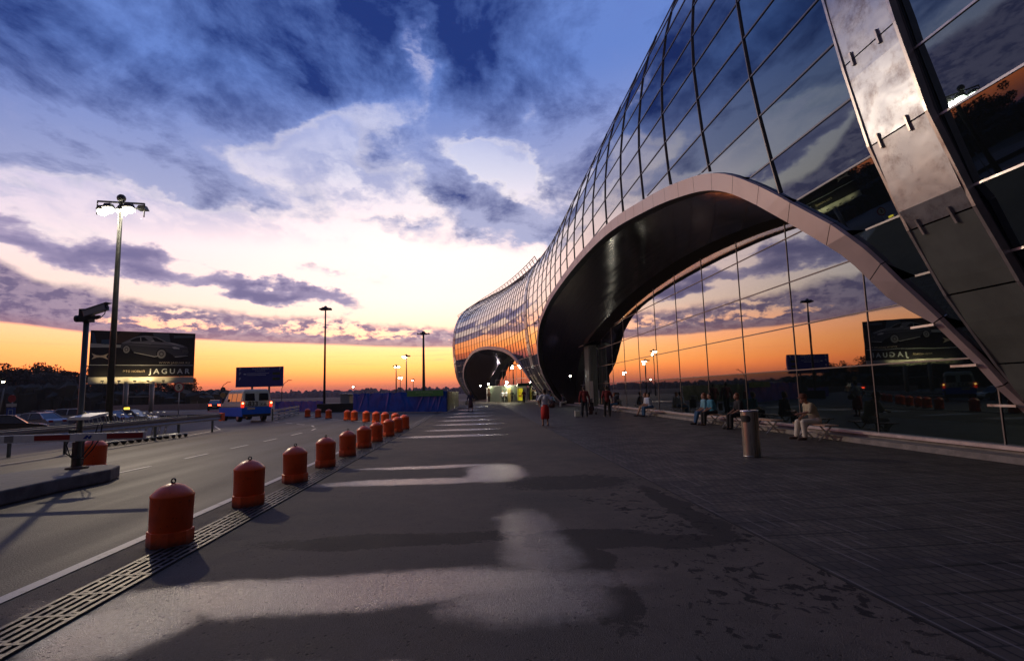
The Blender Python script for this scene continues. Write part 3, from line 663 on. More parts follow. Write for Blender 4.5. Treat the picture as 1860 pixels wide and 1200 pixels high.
# low kerb, sill and pale trim under the glass wall
sw = MB(); s2 = MB()
YL = [-20+3*k for k in range(0, 42)]
for a, b in zip(YL, YL[1:]):
    if a > 101: break
    xs = [(10.02, 10.5, .0, .13), (10.46, 10.62, .13, .2)]
    for x0, x1, z0, z1 in xs:
        sa, sb = shf(a), shf(b)
        v = [(x0+sa, a, z0), (x0+sb, b, z0), (x0+sb+.02, b, z1), (x0+sa+.02, a, z1), (x1+sa, a, z0), (x1+sb, b, z0), (x1+sb, b, z1), (x1+sa, a, z1)]
        sw.add(v, [(0, 1, 2, 3), (3, 2, 6, 7), (4, 5, 6, 7)])
    s2.bar((10.5+shf(a), a, .24), (10.5+shf(b), b, .24), .2, .075)
tb(sw, 'kerb', concrete, label='stained concrete kerb along the foot of the glass wall'); tb(s2, 'sill', pm('pale_sill', (.6, .52, .5), .4, .3, namt=.1))
# entrance lobby: corrugated box against the wall
lob = empty('entrance_lobby', (10.25, 46.8, 0), label='tall grey corrugated box at the glass wall, with pale panels at its foot', cat='entrance')
m = MB()
def corr(m, p0, p1, z0, z1, step=.16, d=.05):
    p0, p1 = Vector(p0), Vector(p1); L = (p1-p0).length; t = (p1-p0)/L; n = Vector((t.y, -t.x, 0)); N = max(2, int(L/step))
    for i in range(N):
        for u0, u1, o0, o1 in ((0, .35, 0, 0), (.35, .5, 0, d), (.5, .85, d, d), (.85, 1., d, 0)):
            a_ = p0+t*(L*(i+u0)/N)+n*o0; b_ = p0+t*(L*(i+u1)/N)+n*o1
            m.add([(a_.x, a_.y, z0), (b_.x, b_.y, z0), (b_.x, b_.y, z1), (a_.x, a_.y, z1)], [(0, 1, 2, 3)])
corr(m, (-.4, -.9, 0), (.3, -.9, 0), 0, 5.4, .12, .04); corr(m, (-.4, .9, 0), (-.4, -.9, 0), 0, 5.4)
m.bb((-.39, -.89, 5.2), (.3, .9, 5.42))
m.build('cladding', pm('corrugated_grey_green', (.2, .23, .2), .5, .3, namt=.1, dirt=.15), lob)
m = MB(); m.add([(-.9, -1.1, 5.45), (.3, -1.1, 5.95), (.3, 1.0, 5.95), (-.9, 1.0, 5.45), (-.9, -1.1, 5.38), (.3, -1.1, 5.85), (.3, 1., 5.85), (-.9, 1., 5.38)], [(0, 1, 2, 3), (4, 7, 6, 5), (0, 4, 5, 1), (1, 5, 6, 2), (2, 6, 7, 3), (3, 7, 4, 0)])
m.build('canopy', dark_steel, lob)
for x0 in (-.42,): MB().bb((x0, -1.0, .0), (x0+.26, -.96, 2.3)).build('panel', pm('pale_panel', (.7, .62, .58), .5), lob)

# ------------------------------------------------------------------ bollards
def bollard_paint(nt, b):
    oi = nt.n.new('ShaderNodeObjectInfo'); rnd = X(nt, oi.outputs['Random']); o = nt.obj('Object'); x, y, z = nt.sep(o)
    q = nt.xyz(x+rnd*9., y+rnd*5., z)
    fade = nt.mix(nt.ss(nt.noise(q, 3, 7, .65), .5, .75)*.55, (.95, .125, .018, 1), (.5, .045, .010, 1))
    sc = nt.noise(nt.mapping(q, sc=(1, 1, .35)), 16, 6, .75)
    c = nt.mix(nt.ss(sc, .62, .70)*.8, fade, (.10, .05, .03, 1))                                   # scuffs down to the primer
    grime = (1-nt.ss(z+(nt.noise(q, 12, 6, .7)-.5)*.14, .01, .12))
    c = nt.mix(grime*.8, c, (.045, .03, .022, 1)); c = nt.mix(nt.ss(nt.noise(q, 30, 4), .66, .72)*.5, c, (.03, .02, .015, 1))
    nt.put(b.inputs['Base Color'], c); nt.put(b.inputs['Roughness'], nt.mr(sc, .3, .7, .3, .55)); nt.put(b.inputs['Normal'], nt.bump(nt.noise(q, 30, 4), .12, .01))
bol_m = cmat('orange_bollard_paint', bollard_paint)
GB = 'orange bollards along the road edge'
def make_bollard():
    r = empty('bollard', (0, 0, 0), cat='bollard', group=GB)
    m = MB(); m.lathe([(.20, .15), (.212, .16), (.216, .525), (.221, .53), (.218, .545), (.175, .592), (.12, .635), (.06, .66), (.0, .668)], 36, cap=False)
    m.build('body', bol_m, r)
    m = MB(); m.prism([(.234*math.cos(a), .234*math.sin(a)) for a in [PI/8+k*PI/4 for k in range(8)]], 0.002, .165, 'Z'); m.build('base', bol_m, r, bevel=.008)
    m = MB(); m.tube([(.022*math.cos(a), 0, .692+.026*math.sin(a)) for a in [2*PI*k/14 for k in range(15)]], .008, 6); m.tube([(0, 0, .65), (0, 0, .68)], .011, 6); m.build('lifting_ring', dark_steel, r)
    return r
b0 = make_bollard()
near = [(-3.45, 6.45+2.08*k) for k in range(9)]
near[7:] = [(-3.38, 21.1), (-3.34, 23.1)]
far = [(-3.3, 25.0), (-4.15, 28.0), (-4.95, 29.7), (-5.69, 31.1), (-6.6, 32.9), (-7.75, 34.9), (-8.45, 36.0), (-10.6, 39.6), (-12.0, 41.9), (-13.3, 43.6)]
ordn = ['first', 'second', 'third', 'fourth', 'fifth', 'sixth', 'seventh', 'eighth', 'ninth']
labels = ['largest orange bollard, nearest the viewer beside the drain grate']+['orange bollard beside the drain grate, %s from the viewer in the near row' % o for o in ordn[1:]]
labels += ['orange bollard at the corner where the near row meets the far row']+['orange bollard in the far row before the blue tarpaulin, %s from the corner' % o for o in ordn[:9]]
labels[-1] = 'leftmost orange bollard of the far row, by the white steel barrier'
for i, (p, l) in enumerate(zip(near+far, labels)):
    o = b0 if i == 0 else copy_tree(b0); o.location = (p[0], p[1], .001); o.rotation_euler = (.012*math.sin(i*7), .014*math.cos(i*5), (i*1.3) % 1); o['label'] = l
o = copy_tree(b0); o.location = (-8.75, 13.05, .0); o.scale = (1.15,)*3; o['label'] = 'orange bollard standing alone behind the traffic island'; del o['group']

# ------------------------------------------------------------------ camera post and barrier arm
cp = empty('camera_post', (-8.25, 11.85, .25), label='grey green post on the traffic island with a surveillance camera on top', cat='post')
m = MB(); m.tube([(0, 0, 0), (0, 0, 1.0), (0, 0, 3.32)], [.06, .055, .052], 14); m.build('pole', greenish_steel, cp)
m = MB(); m.lathe([(.2, 0), (.2, .03), (.1, .05)], 12); m.box((0, 0, .3), (.04, .3, .5)); m.build('foot', pm('rusty_base', (.10, .06, .04), .8, namt=.4, bump=.4), cp)
m = MB(); m.bb((-.1, -.1, 3.05), (.1, .1, 3.32)); m.tube([(-.2, -.02, 3.12), (-.1, -.02, 3.12)], .075, 12); m.bar((0, -.12, 3.1), (.35, -.12, 3.14), .05, .06); m.build('bracket', dark_steel, cp)
hd = MB(); hd.bar((.05, -.12, 3.20), (.50, -.16, 3.34), .13, .13); hd.bar((.03, -.12, 3.27), (.55, -.165, 3.43), .17, .015); ho = hd.build('camera_housing', pm('camera_housing_paint', (.34, .36, .38), .35, .4), cp, bevel=.012)
m = MB(); m.tube([(.5, -.16, 3.34), (.515, -.16, 3.345)], .05, 12); m.build('lens', black_rub, ho)
m = MB(); m.tube([(.47, -.15, 3.27), (.47, -.16, 3.2), (.4, -.16, 3.12), (.3, -.15, 3.08), (.2, -.13, 3.1)], .009, 6); m.build('cable', black_rub, cp)
m = MB(); m.box((0, -.13, .72), (.17, .1, .17)); m.tube([(0, -.17, .72), (0, -.21, .72)], .06, 12); m.build('connector_box', dark_steel, cp)
m = MB(); m.tube([(0, -.2, .75), (-.12, -.22, .6), (-.1, -.22, .35), (.05, -.2, .22), (.25, -.18, .22), (.42, -.2, .4), (.55, -.2, .62), (.58, -.2, .9)], .012, 6)
m.tube([(0, -.2, .7), (-.08, -.22, .5), (0, -.22, .28), (.2, -.18, .25), (.4, -.2, .5), (.5, -.2, .9)], .011, 6); m.build('cable_loop', black_rub, cp)
m = MB(); m.add([(-.02, -.35, 1.0), (.42, -.35, 1.0), (.42, -.35, 1.06), (.02, -.35, 1.06), (.12, .1, 1.09), (.5, .1, 1.09), (.5, .1, 1.13), (.12, .1, 1.13)], [(0, 1, 2, 3), (4, 7, 6, 5), (0, 4, 5, 1), (1, 5, 6, 2), (2, 6, 7, 3), (3, 7, 4, 0)])
m.build('white_box', white_paint, cp)
ba = empty('barrier_arm', (-10.6, 10.45, 0), label='white boom barrier arm with red bands lowered across the lane', cat='barrier')
m = MB(); m.bb((-.2, -.2, 0), (.2, .2, 1.05)); m.build('housing', pm('barrier_housing', (.55, .3, .05), .5), ba, bevel=.02)
z0 = .985; th = .135
m = MB(); m.bb((-.3, -.26, z0-th/2), (4.64, -.22, z0+th/2)); m.build('beam', white_paint, ba, bevel=.008)
red_m = pm('red_reflective_band', (.32, .015, .012), .4)
for a_, b_ in ((.3, .95), (1.6, 2.1), (2.75, 3.35), (3.98, 4.6)):
    MB().bb((a_, -.264, z0-th*.3), (b_, -.2602, z0+th*.36)).build('red_band', red_m, ba)
MB().bb((2.25, -.265, z0-th*.42), (2.4, -.2602, z0+th*.42)).build('grey_joint', steel, ba)
m = MB().prism([(3.57, z0-.03), (3.63, z0+.03), (3.66, z0+.03), (3.67, z0), (3.7, z0+.03), (3.73, z0+.03), (3.7, z0-.03), (3.67, z0-.03), (3.655, z0), (3.63, z0-.03)], -.265, -.2602, 'Y'); m.build('maker_mark', pm('blue_mark', (.02, .05, .3), .5), ba)

# ------------------------------------------------------------------ guard rails
def guard_rail(name, pts, ztop, zg, label, every=2.35, white=False):
    r = empty(name, (pts[0][0], pts[0][1], 0), label=label, cat='guard rail', group='guard rails beside the road'); O = Vector((pts[0][0], pts[0][1], 0))
    prof = [(.0, .30), (.035, .27), (.035, .22), (-.02, .17), (-.02, .13), (.035, .08), (.035, .03), (.0, .0)]
    m = MB(); P = [Vector((p[0], p[1], 0)) for p in pts]
    for a, b in zip(P, P[1:]):
        t = (b-a).normalized(); n = Vector((t.y, -t.x, 0))
        for q, w in zip(prof, prof[1:]):
            f = lambda p, k: p-O+n*k[0]+Vector((0, 0, ztop-.3+k[1]))
            m.add([f(a, q), f(b, q), f(b, w), f(a, w)], [(0, 1, 2, 3)])
        g = lambda p, k: p-O+n*k+Vector((0, 0, ztop+.004))
        m.add([g(a, -.03), g(b, -.03), g(b, .04), g(a, .04)], [(0, 1, 2, 3)])
    m.build('beam', steel if not white else white_paint, r)
    L = sum((b-a).length for a, b in zip(P, P[1:])); s = every*.3; acc = 0
    for a, b in zip(P, P[1:]):
        l = (b-a).length
        while s < acc+l:
            p = a+(b-a)*((s-acc)/l)-O
            MB().bb((p.x-.11, p.y-.03, zg), (p.x-.03, p.y+.03, ztop-.03)).build('post', greenish_steel, r); s += every
        acc += l
    return r
gr = guard_rail('guard_rail', [(-12.8, -12), (-12.8, 20), (-12.85, 28.3)], .86, 0, 'long galvanised guard rail between the road and the luggage trolleys', 4.75)
MB().bb((-.13, 40.1, .5), (.0, 40.45, .9)).build('end_cap', bol_m, gr)
guard_rail('guard_rail', [(-14.2, -12), (-14.2, 27.5)], .84, 0, 'guard rail behind the luggage trolleys at the parking lot edge', 4.7)
wb = empty('steel_barrier', (-14.0, 38.3, 0), label='pale three rail steel barrier to the right of the blue and white van', cat='barrier')
m = MB()
for z in (.16, .42, .68): m.bar((0, 0, z), (-2.6, 13.5, z+.02), .05, .16)
m.build('rails', pm('pale_barrier_paint', (.42, .43, .38), .5, dirt=.4, nscale=2), wb)
for k in range(6): MB().bar((-2.6*k/5-.06, 13.5*k/5, 0), (-2.6*k/5-.06, 13.5*k/5, .85), .07, .07).build('post', greenish_steel, wb)

# ------------------------------------------------------------------ luggage trolleys nested in a row
def trolley():
    r = empty('luggage_trolley', (0, 0, 0), cat='trolley', group='row of nested luggage trolleys')
    m = MB(); g = .014
    for sx in (-.28, .28):
        m.tube([(sx, -.1, .16), (sx*1.0, -.02, .6), (sx, -.12, 1.0), (sx*.9, -.16, 1.08)], g, 6); m.tube([(sx, -.1, .16), (sx*.75, .75, .14)], g, 6)
    for z, yy in ((.35, -.07), (.62, -.02), (.85, -.08)): m.tube([(-.28, yy, z), (.28, yy, z)], .01, 5)
    m.tube([(-.2, .75, .14), (.2, .75, .14)], g, 6); m.tube([(-.15, -.1, .16), (-.12, .75, .14)], .01, 5); m.tube([(.15, -.1, .16), (.12, .75, .14)], .01, 5)
    m.build('frame', steel, r)
    MB().tube([(-.27, -.16, 1.09), (.27, -.16, 1.09)], .03, 8).build('handle', white_paint, r)
    for x, y in ((-.28, -.05), (.28, -.05), (0, .68)): MB().tube([(x-.02, y, .075), (x+.02, y, .075)], .075, 12).build('wheel', black_rub, r)
    return r
t0 = trolley(); NT_ = 12
for k in range(NT_):
    o = t0 if k == 0 else copy_tree(t0); o.location = (-13.95+.06*k, 20.3+.36*k, 0); o.rotation_euler.z = -1.15+.02*math.sin(k*5)
    o['label'] = 'luggage trolley in the nested row behind the guard rail, not at either end' if 0 < k < NT_-1 else ('luggage trolley at the near left end of the nested row' if k == 0 else 'luggage trolley at the far right end of the nested row')

# ------------------------------------------------------------------ billboard
AD = empty('billboard', (-46.9, 79, -.55), math.atan2(6, 10.5), label='large dark car advertising billboard lit from below, on steel legs', cat='billboard')
BW, B0, B1 = 12.3, 4.6, 11.9; SK = .95
bk = pm('billboard_dark_print', (.012, .012, .014), .6, spec=.2)
m = MB(); m.bb((-BW/2, 0, B0+SK), (BW/2, .35, B1)); m.build('panel', bk, AD)
m = MB(); m.bb((-BW/2, -.02, B0), (BW/2, .3, B0+SK-.03)); m.build('lower_strip', pm('billboard_skirt', (.5, .48, .4), .6), AD)
lg = pm('leg_paint', (.3, .29, .26), .5, .2)
for x in (-1.9, 1.1): MB().tube([(x, .15, 0), (x, .15, B0+.3)], .3, 12).build('leg', lg, AD)
MB().bb((-1.9, .1, 2.7), (1.1, .2, 2.85)).build('cross_brace', lg, AD)
def art(name, polys, mat, layer):
    m = MB()
    for p in polys:
        m.prism([(-BW/2+u*BW, B1-v*(B1-B0-SK)) for u, v in p], -.004*layer-.002, -.004*layer, 'Y')
    return m.build(name, mat, AD)
P_ = lambda n, c, r=.6, s=.2: pm(n, c, r, spec=s)
art('picture', [[(.0, .28), (.28, .30), (.28, .36), (0, .37)]], P_('print_white_line', (.5, .5, .45)), 1)
art('picture', [[(.01, .05), (.03, .05), (.06, .28), (.02, .28)], [(.1, .2), (.2, .18), (.22, .3), (.1, .3)]], P_('print_blue', (.03, .07, .14)), 1)
art('picture', [[(.27, .0), (.47, .0), (.34, .25), (.29, .28), (.2, .25)], ], P_('print_brown', (.09, .05, .03)), 1)
art('picture', [[(.57, .02), (.73, .02), (.75, .22), (.6, .16)], [(.78, .06), (.98, .05), (.98, .1), (.78, .12)]], P_('print_haze', (.10, .13, .15)), 1)
car_sil = [(.275, .36), (.285, .26), (.33, .2), (.40, .12), (.46, .09), (.55, .085), (.62, .11), (.70, .20), (.80, .24), (.90, .30), (.93, .36), (.935, .46), (.88, .55), (.80, .56), (.77, .50), (.70, .44), (.64, .52), (.60, .54), (.40, .44), (.38, .40), (.33, .36), (.31, .44)]
def sm(P, k=5): return catm(P+[P[0]], k)[:-1]
art('car_picture', [sm([(.27, .47), (.45, .50), (.62, .62), (.80, .63), (.93, .58), (.97, .54), (.9, .51), (.6, .5), (.4, .42)])], P_('print_floor_shadow', (.004, .004, .004)), 2)
art('car_picture', [sm(car_sil)], P_('print_car_body', (.085, .085, .095)), 2.5)
art('car_picture', [sm([(.28, .27), (.33, .21), (.40, .125), (.46, .092), (.55, .088), (.62, .113), (.70, .203), (.80, .243), (.89, .30), (.86, .33), (.74, .29), (.60, .275), (.40, .25), (.31, .27)])], P_('print_car_grey', (.27, .26, .27)), 3)
art('car_picture', [sm([(.29, .30), (.40, .275), (.60, .30), (.72, .31), (.84, .345), (.82, .36), (.70, .34), (.58, .335), (.40, .31)], 4)], P_('print_car_side', (.17, .165, .175)), 3.5)
art('car_picture', [[(.36, .195), (.42, .135), (.49, .118), (.535, .195), (.46, .215), (.37, .222)], [(.565, .115), (.61, .13), (.695, .21), (.66, .225), (.595, .205)]], P_('print_car_glass', (.012, .016, .02)), 4)
art('car_picture', [[(.43, .105), (.50, .093), (.57, .1), (.50, .101)], [(.455, .125), (.46, .125), (.465, .21), (.458, .21)], [(.38, .245), (.56, .262), (.56, .268), (.38, .25)], [(.61, .122), (.62, .125), (.70, .203), (.692, .205)],
  [(.40, .455), (.60, .545), (.63, .53), (.637, .54), (.60, .562), (.40, .468)], [(.765, .33), (.80, .322), (.845, .352), (.84, .37), (.785, .365)], [(.80, .545), (.93, .52), (.93, .528), (.8, .558)], [(.70, .215), (.80, .25), (.86, .285), (.78, .262)], [(.56, .2), (.585, .19), (.59, .205), (.565, .212)]], P_('print_car_shine', (.75, .72, .66)), 4.5)
art('car_picture', [sm([(.865, .375), (.925, .36), (.935, .42), (.90, .47), (.87, .45)], 3)], P_('print_grille', (.02, .02, .02)), 4.5)
art('car_picture', [[(.87, .39+.02*k), (.93, .38+.02*k), (.93, .384+.02*k), (.87, .395+.02*k)] for k in range(4)], P_('print_rim', (.42, .40, .36)), 5)
for (u, v, ru, rv) in ((.33, .40, .032, .085), (.665, .49, .045, .105)):
    for k, (f, mt) in enumerate(((1.18, P_('print_tyre', (.01, .01, .01))), (.95, P_('print_rim', (.42, .40, .36))), (.55, P_('print_hub', (.12, .11, .1))), (.3, P_('print_rim', (.42, .40, .36))))):
        art('wheel_picture', [[(u+ru*f*math.cos(a), v+rv*f*math.sin(a)) for a in [2*PI*j/20 for j in range(20)]]], mt, 4+k)
gold = pm('gold_lettering', (.75, .6, .4), .4); whl = pm('silver_lettering', (.62, .64, .64), .4)
def atx(u, v): return -BW/2+u*BW, B1-v*(B1-B0-SK)
xx_, zz_ = atx(.095, .56)
m = MB()
for sx in (-1, 1): m.prism([(xx_, zz_-.12), (xx_+sx*.35, zz_-.16), (xx_+sx*.92, zz_-.42), (xx_+sx*.66, zz_-.02), (xx_+sx*.92, zz_+.42), (xx_+sx*.35, zz_+.16), (xx_, zz_+.12)], -.012, -.006, 'Y')
m.build('emblem', gold, AD)
m = MB(); x_, z_ = atx(.5, .745); m.bb((-BW/2+.05, -.014, z_-.035), (BW/2-.15, -.004, z_+.035)); m.build('rule_line', whl, AD)
x_, z_ = atx(.80, .69); text('lettering', 'WWW.JAGUAR.RU', .42, gold, AD, face_y(x_, -.012, z_), width=1.1)
x_, z_ = atx(.755, .885); text('lettering', 'JAGUAR', 1.0, whl, AD, face_y(x_, -.012, z_), width=1.5, bold=.02)
x_, z_ = atx(.41, .885); text('lettering', 'ЭТО НОВЫЙ', .40, gold, AD, face_y(x_, -.012, z_), width=1.05)
for i, x in enumerate((-4.5, -2.7, -.9, .6, 2.4)):
    m = MB(); m.bar((x, 0, B0+.1), (x, -1.1, B0+.3), .06, .06); m.bb((x-.18, -1.25, B0+.25), (x+.18, -1.0, B0+.42)); fl = m.build('uplight', dark_steel, AD)
    ld = bpy.data.lights.new('uplight_lamp', 'SPOT'); ld.energy = (110, 140, 230, 270, 85)[i]; ld.color = (1, .74, .36); ld.spot_size = 2.3; ld.spot_blend = .8; ld.shadow_soft_size = .1
    lo = bpy.data.objects.new('uplight_lamp', ld); COL.objects.link(lo); lo.parent = AD; lo.location = (x, -1.1, B0+.45); lo.rotation_euler = (math.radians(180-62), 0, 0)

# ------------------------------------------------------------------ parking board and road signs
bs = empty('parking_board', (-32.5, 83, -.6), label='wide dark blue parking information board on two posts', cat='sign')
navy = pm('navy_sign_face', (.008, .02, .26), .5); sgw = pm('sign_lettering', (.6, .65, .8), .5)
MB().bb((-3.45, 0, 3.85), (3.45, .22, 6.85)).build('panel', navy, bs)
for x in (-1.15, 1.35): MB().bb((x-.12, .22, 0), (x+.12, .42, 5.5)).build('post', dark_steel, bs)
text('lettering', 'ПАРКОВКА', .40, sgw, bs, face_y(.15, -.01, 6.55), width=1.25, bold=.01); text('lettering', 'PARKING', .28, sgw, bs, face_y(.1, -.01, 6.2), width=1.3)
for x, z in ((-2.85, 6.5), (-2.85, 5.85), (-2.85, 5.05), (3.0, 6.5)): text('lettering', 'P', .6, sgw, bs, face_y(x, -.01, z), bold=.01)
m = MB(); m.prism([(-2.4, 5.78), (-2.2, 5.9), (-1.95, 5.85), (-1.95, 5.7), (-2.2, 5.68)], -.012, -.004, 'Y'); m.build('arrow', sgw, bs)
m = MB()
for z, x0, x1 in ((5.86, -1.85, -.55), (5.86, -.4, 1.35), (5.62, -1.85, .8)):
    x = x0
    while x < x1: w = rng.uniform(.06, .13); m.bb((x, -.01, z-.05), (x+w, -.003, z+.05)); x += w+.05
m.build('small_print', sgw, bs)
for z in (5.8, 5.0): MB().bb((1.9, -.01, z-.2), (3.0, -.003, z+.2)).build('display', pm('dark_display', (.006, .03, .008), .3), bs)
def disc(m, x, y, z, r, t=.01, n=28): m.prism([(x+r*math.cos(2*PI*k/n), z+r*math.sin(2*PI*k/n)) for k in range(n)], y-t, y, 'Y')
redp = pm('sign_red', (.35, .012, .015), .4); wsg = pm('sign_white', (.55, .52, .46), .45); blks = pm('sign_black', (.02, .02, .02), .5)
s5 = empty('road_sign', (-21.25, 40, -.55), label='round red-rimmed speed limit 5 sign on a thin pole', cat='sign')
MB().tube([(0, .06, 0), (0, .06, 3.4)], .035, 8).build('pole', steel, s5)
m = MB(); disc(m, 0, 0, 3.06, .35, .02); m.build('rim', redp, s5); m = MB(); disc(m, 0, -.021, 3.06, .27, .006); m.build('face', wsg, s5)
text('lettering', '5', .42, blks, s5, face_y(0, -.033, 3.06), bold=.012)
s6 = empty('road_sign', (-34.1, 75, 0), label='pole carrying a dark round sign, a yellow disc and a blue plate', cat='sign')
MB().tube([(0, .06, 0), (0, .06, 3.1)], .05, 8).build('pole', steel, s6)
m = MB(); disc(m, 0, 0, 2.86, .33, .02); m.build('dark_disc', blks, s6); m = MB(); disc(m, 0, -.021, 2.86, .17, .006); m.build('disc_centre', pm('sign_grey', (.18, .2, .2), .5), s6)
m = MB(); disc(m, 0, 0, 2.12, .34, .02); m.build('yellow_disc', pm('sign_yellow', (.6, .36, .10), .5), s6); MB().bb((-.3, -.02, 1.0), (.3, 0, 1.6)).build('blue_plate', pm('sign_blue', (.01, .06, .3), .4), s6)
s7 = empty('road_sign', (-40.6, 50, -.55), label='red round sign above a white plate and blue board among the parked cars', cat='sign')
MB().tube([(0, .06, 0), (0, .06, 3.0)], .05, 8).build('pole', steel, s7)
m = MB(); disc(m, 0, 0, 2.65, .33, .02); m.build('red_disc', redp, s7); MB().bb((-.42, -.02, 1.95), (.42, 0, 2.22)).build('plate', wsg, s7); MB().bb((-.38, -.02, 1.0), (.38, 0, 1.88)).build('blue_board', pm('sign_blue', (.01, .06, .3), .4), s7)
text('lettering', 'П', .7, pm('sign_pale', (.3, .4, .5), .5), s7, face_y(-.02, -.025, 1.42))
tag(MB().tube([(-37.6, 45, -.55), (-37.2, 45, 2.87)], .05, 8).build('pole', greenish_steel), 'thin leaning grey pole at the far left beside the parking lot', 'pole')

# ------------------------------------------------------------------ lamps
warm = (1., .80, .55)
def flood_mast(loc, h, label, r0, heads, lit, span=.0, power=0, col=warm, name='lamp_mast'):
    r = empty(name, loc, label=label, cat='lamp post', group='floodlight masts')
    m = MB(); m.tube([(0, 0, 0), (0, 0, h*.5), (0, 0, h)], [r0, r0*.8, r0*.55], 12); m.build('pole', dark_steel, r)
    m = MB()
    if span:
        m.tube([(-span, 0, h-.1), (span, 0, h-.25)], .05, 6); m.tube([(-span, 0, h-.1), (-span, 0, h-.8)], .03, 5); m.tube([(span, 0, h-.25), (span, 0, h-.95)], .03, 5)
    else: m.lathe([(r0*.9, h-.25), (heads*.12+.3, h-.18), (heads*.12+.3, h-.1), (r0*.5, h+.1)], 12)
    m.ball((0, 0, h+.05), r0*1.3, 10, 6); m.build('head_frame', dark_steel, r)
    n = heads
    for k in range(n):
        if span: x, y, rz = -span*.85+1.7*span*k/(n-1), .15*(-1)**k, 0.
        else: a = 2*PI*k/n+.4; R = heads*.12+(.55 if heads > 4 else .05); x, y, rz = R*math.cos(a), R*math.sin(a), a
        zc = h-.42 if span else h-.12
        m = MB(); m.add([(v[0]+x, v[1]+y, v[2]+zc) for v in [(-.22, -.22, -.1), (.22, -.22, -.1), (.22, .22, -.1), (-.22, .22, -.1), (-.14, -.14, .12), (.14, -.14, .12), (.14, .14, .12), (-.14, .14, .12)]], [(0, 3, 2, 1), (4, 5, 6, 7), (0, 1, 5, 4), (1, 2, 6, 5), (2, 3, 7, 6), (3, 0, 4, 7)])
        fl = m.build('floodlight', dark_steel, r)
        if k in lit:
            m = MB(); m.lathe([(.0, -.36), (.16, -.33), (.26, -.2), (.21, -.105)], 12, c=(x, y, zc), cap=False); m.build('lit_glass', emitter('lamp_glow', (1, .86, .62), 60), fl)
    if power:
        for s_, pw in ((1, power), (-1, power*.35)) if span else ((1, power),):
            ld = bpy.data.lights.new('flood_lamp', 'SPOT'); ld.energy = pw; ld.color = col; ld.shadow_soft_size = .2; ld.spot_size = 2.5; ld.spot_blend = 1.
            lo = bpy.data.objects.new('flood_lamp', ld); COL.objects.link(lo); lo.parent = r; lo.location = (s_*(span or .4), -.2, h-.85)
            lo.rotation_euler = Vector((s_*1., -.55, -1.)).to_track_quat('-Z', 'Y').to_euler()
    return r
flood_mast((-17.9, 27.6, -.0), 11.85, 'tall dark mast with a bright cluster of lit floodlights on a crossbar', .16, 5, (0, 1, 2, 3), span=1.15, power=6800)
flood_mast((-15.45, 56, 0), 10.7, 'slender unlit mast with a bunch of floodlights, behind the blue tarpaulin', .13, 3, ())
flood_mast((-13.3, 138, -.6), 17.6, 'tallest dark high mast with a ring of unlit floodlights', .42, 8, ())
flood_mast((-17.6, 120, -.6), 8.5, 'distant mast with small lit lamps, leftmost of the far group', .17, 4, (0, 1), power=400)
flood_mast((-12.8, 100, -.6), 9.3, 'distant mast with one bright lamp, taller of the far group', .15, 4, (1, 2), power=500)
flood_mast((-20.9, 150, -.6), 7.0, 'short distant mast with a single bright lamp between two taller ones', .14, 3, (0, 1), power=400)
flood_mast((-20.8, 180, -.6), 7.0, 'far small lit mast just left of the tallest high mast', .14, 3, (1,), power=300)
flood_mast((-97.7, 118, -.6), 7.2, 'small white lamp glowing in front of the dark trees at far left', .12, 3, (1,), power=150)
flood_mast((-44.6, 200, -.6), 5.6, 'tiny distant lamp low over the horizon behind the slender mast', .14, 3, (1,))
def arm_lamp(loc, label):
    r = empty('street_lamp', loc, label=label, cat='street lamp', group='curved street lamps on the far road')
    MB().tube([(0, 0, 0), (0, 0, 4.2), (.5, 0, 5.4), (1.5, 0, 6.1)], .07, 6).build('pole', dark_steel, r); MB().bb((1.3, -.12, 6.02), (2.2, .12, 6.16)).build('lamp_head', dark_steel, r)
arm_lamp((-57.6, 110, -.6), 'curved unlit street lamp just right of the billboard'); arm_lamp((-60.5, 132, -.6), 'curved unlit street lamp above the far black car')
arm_lamp((-45, 128, -.6), 'curved unlit street lamp behind the blue parking board')

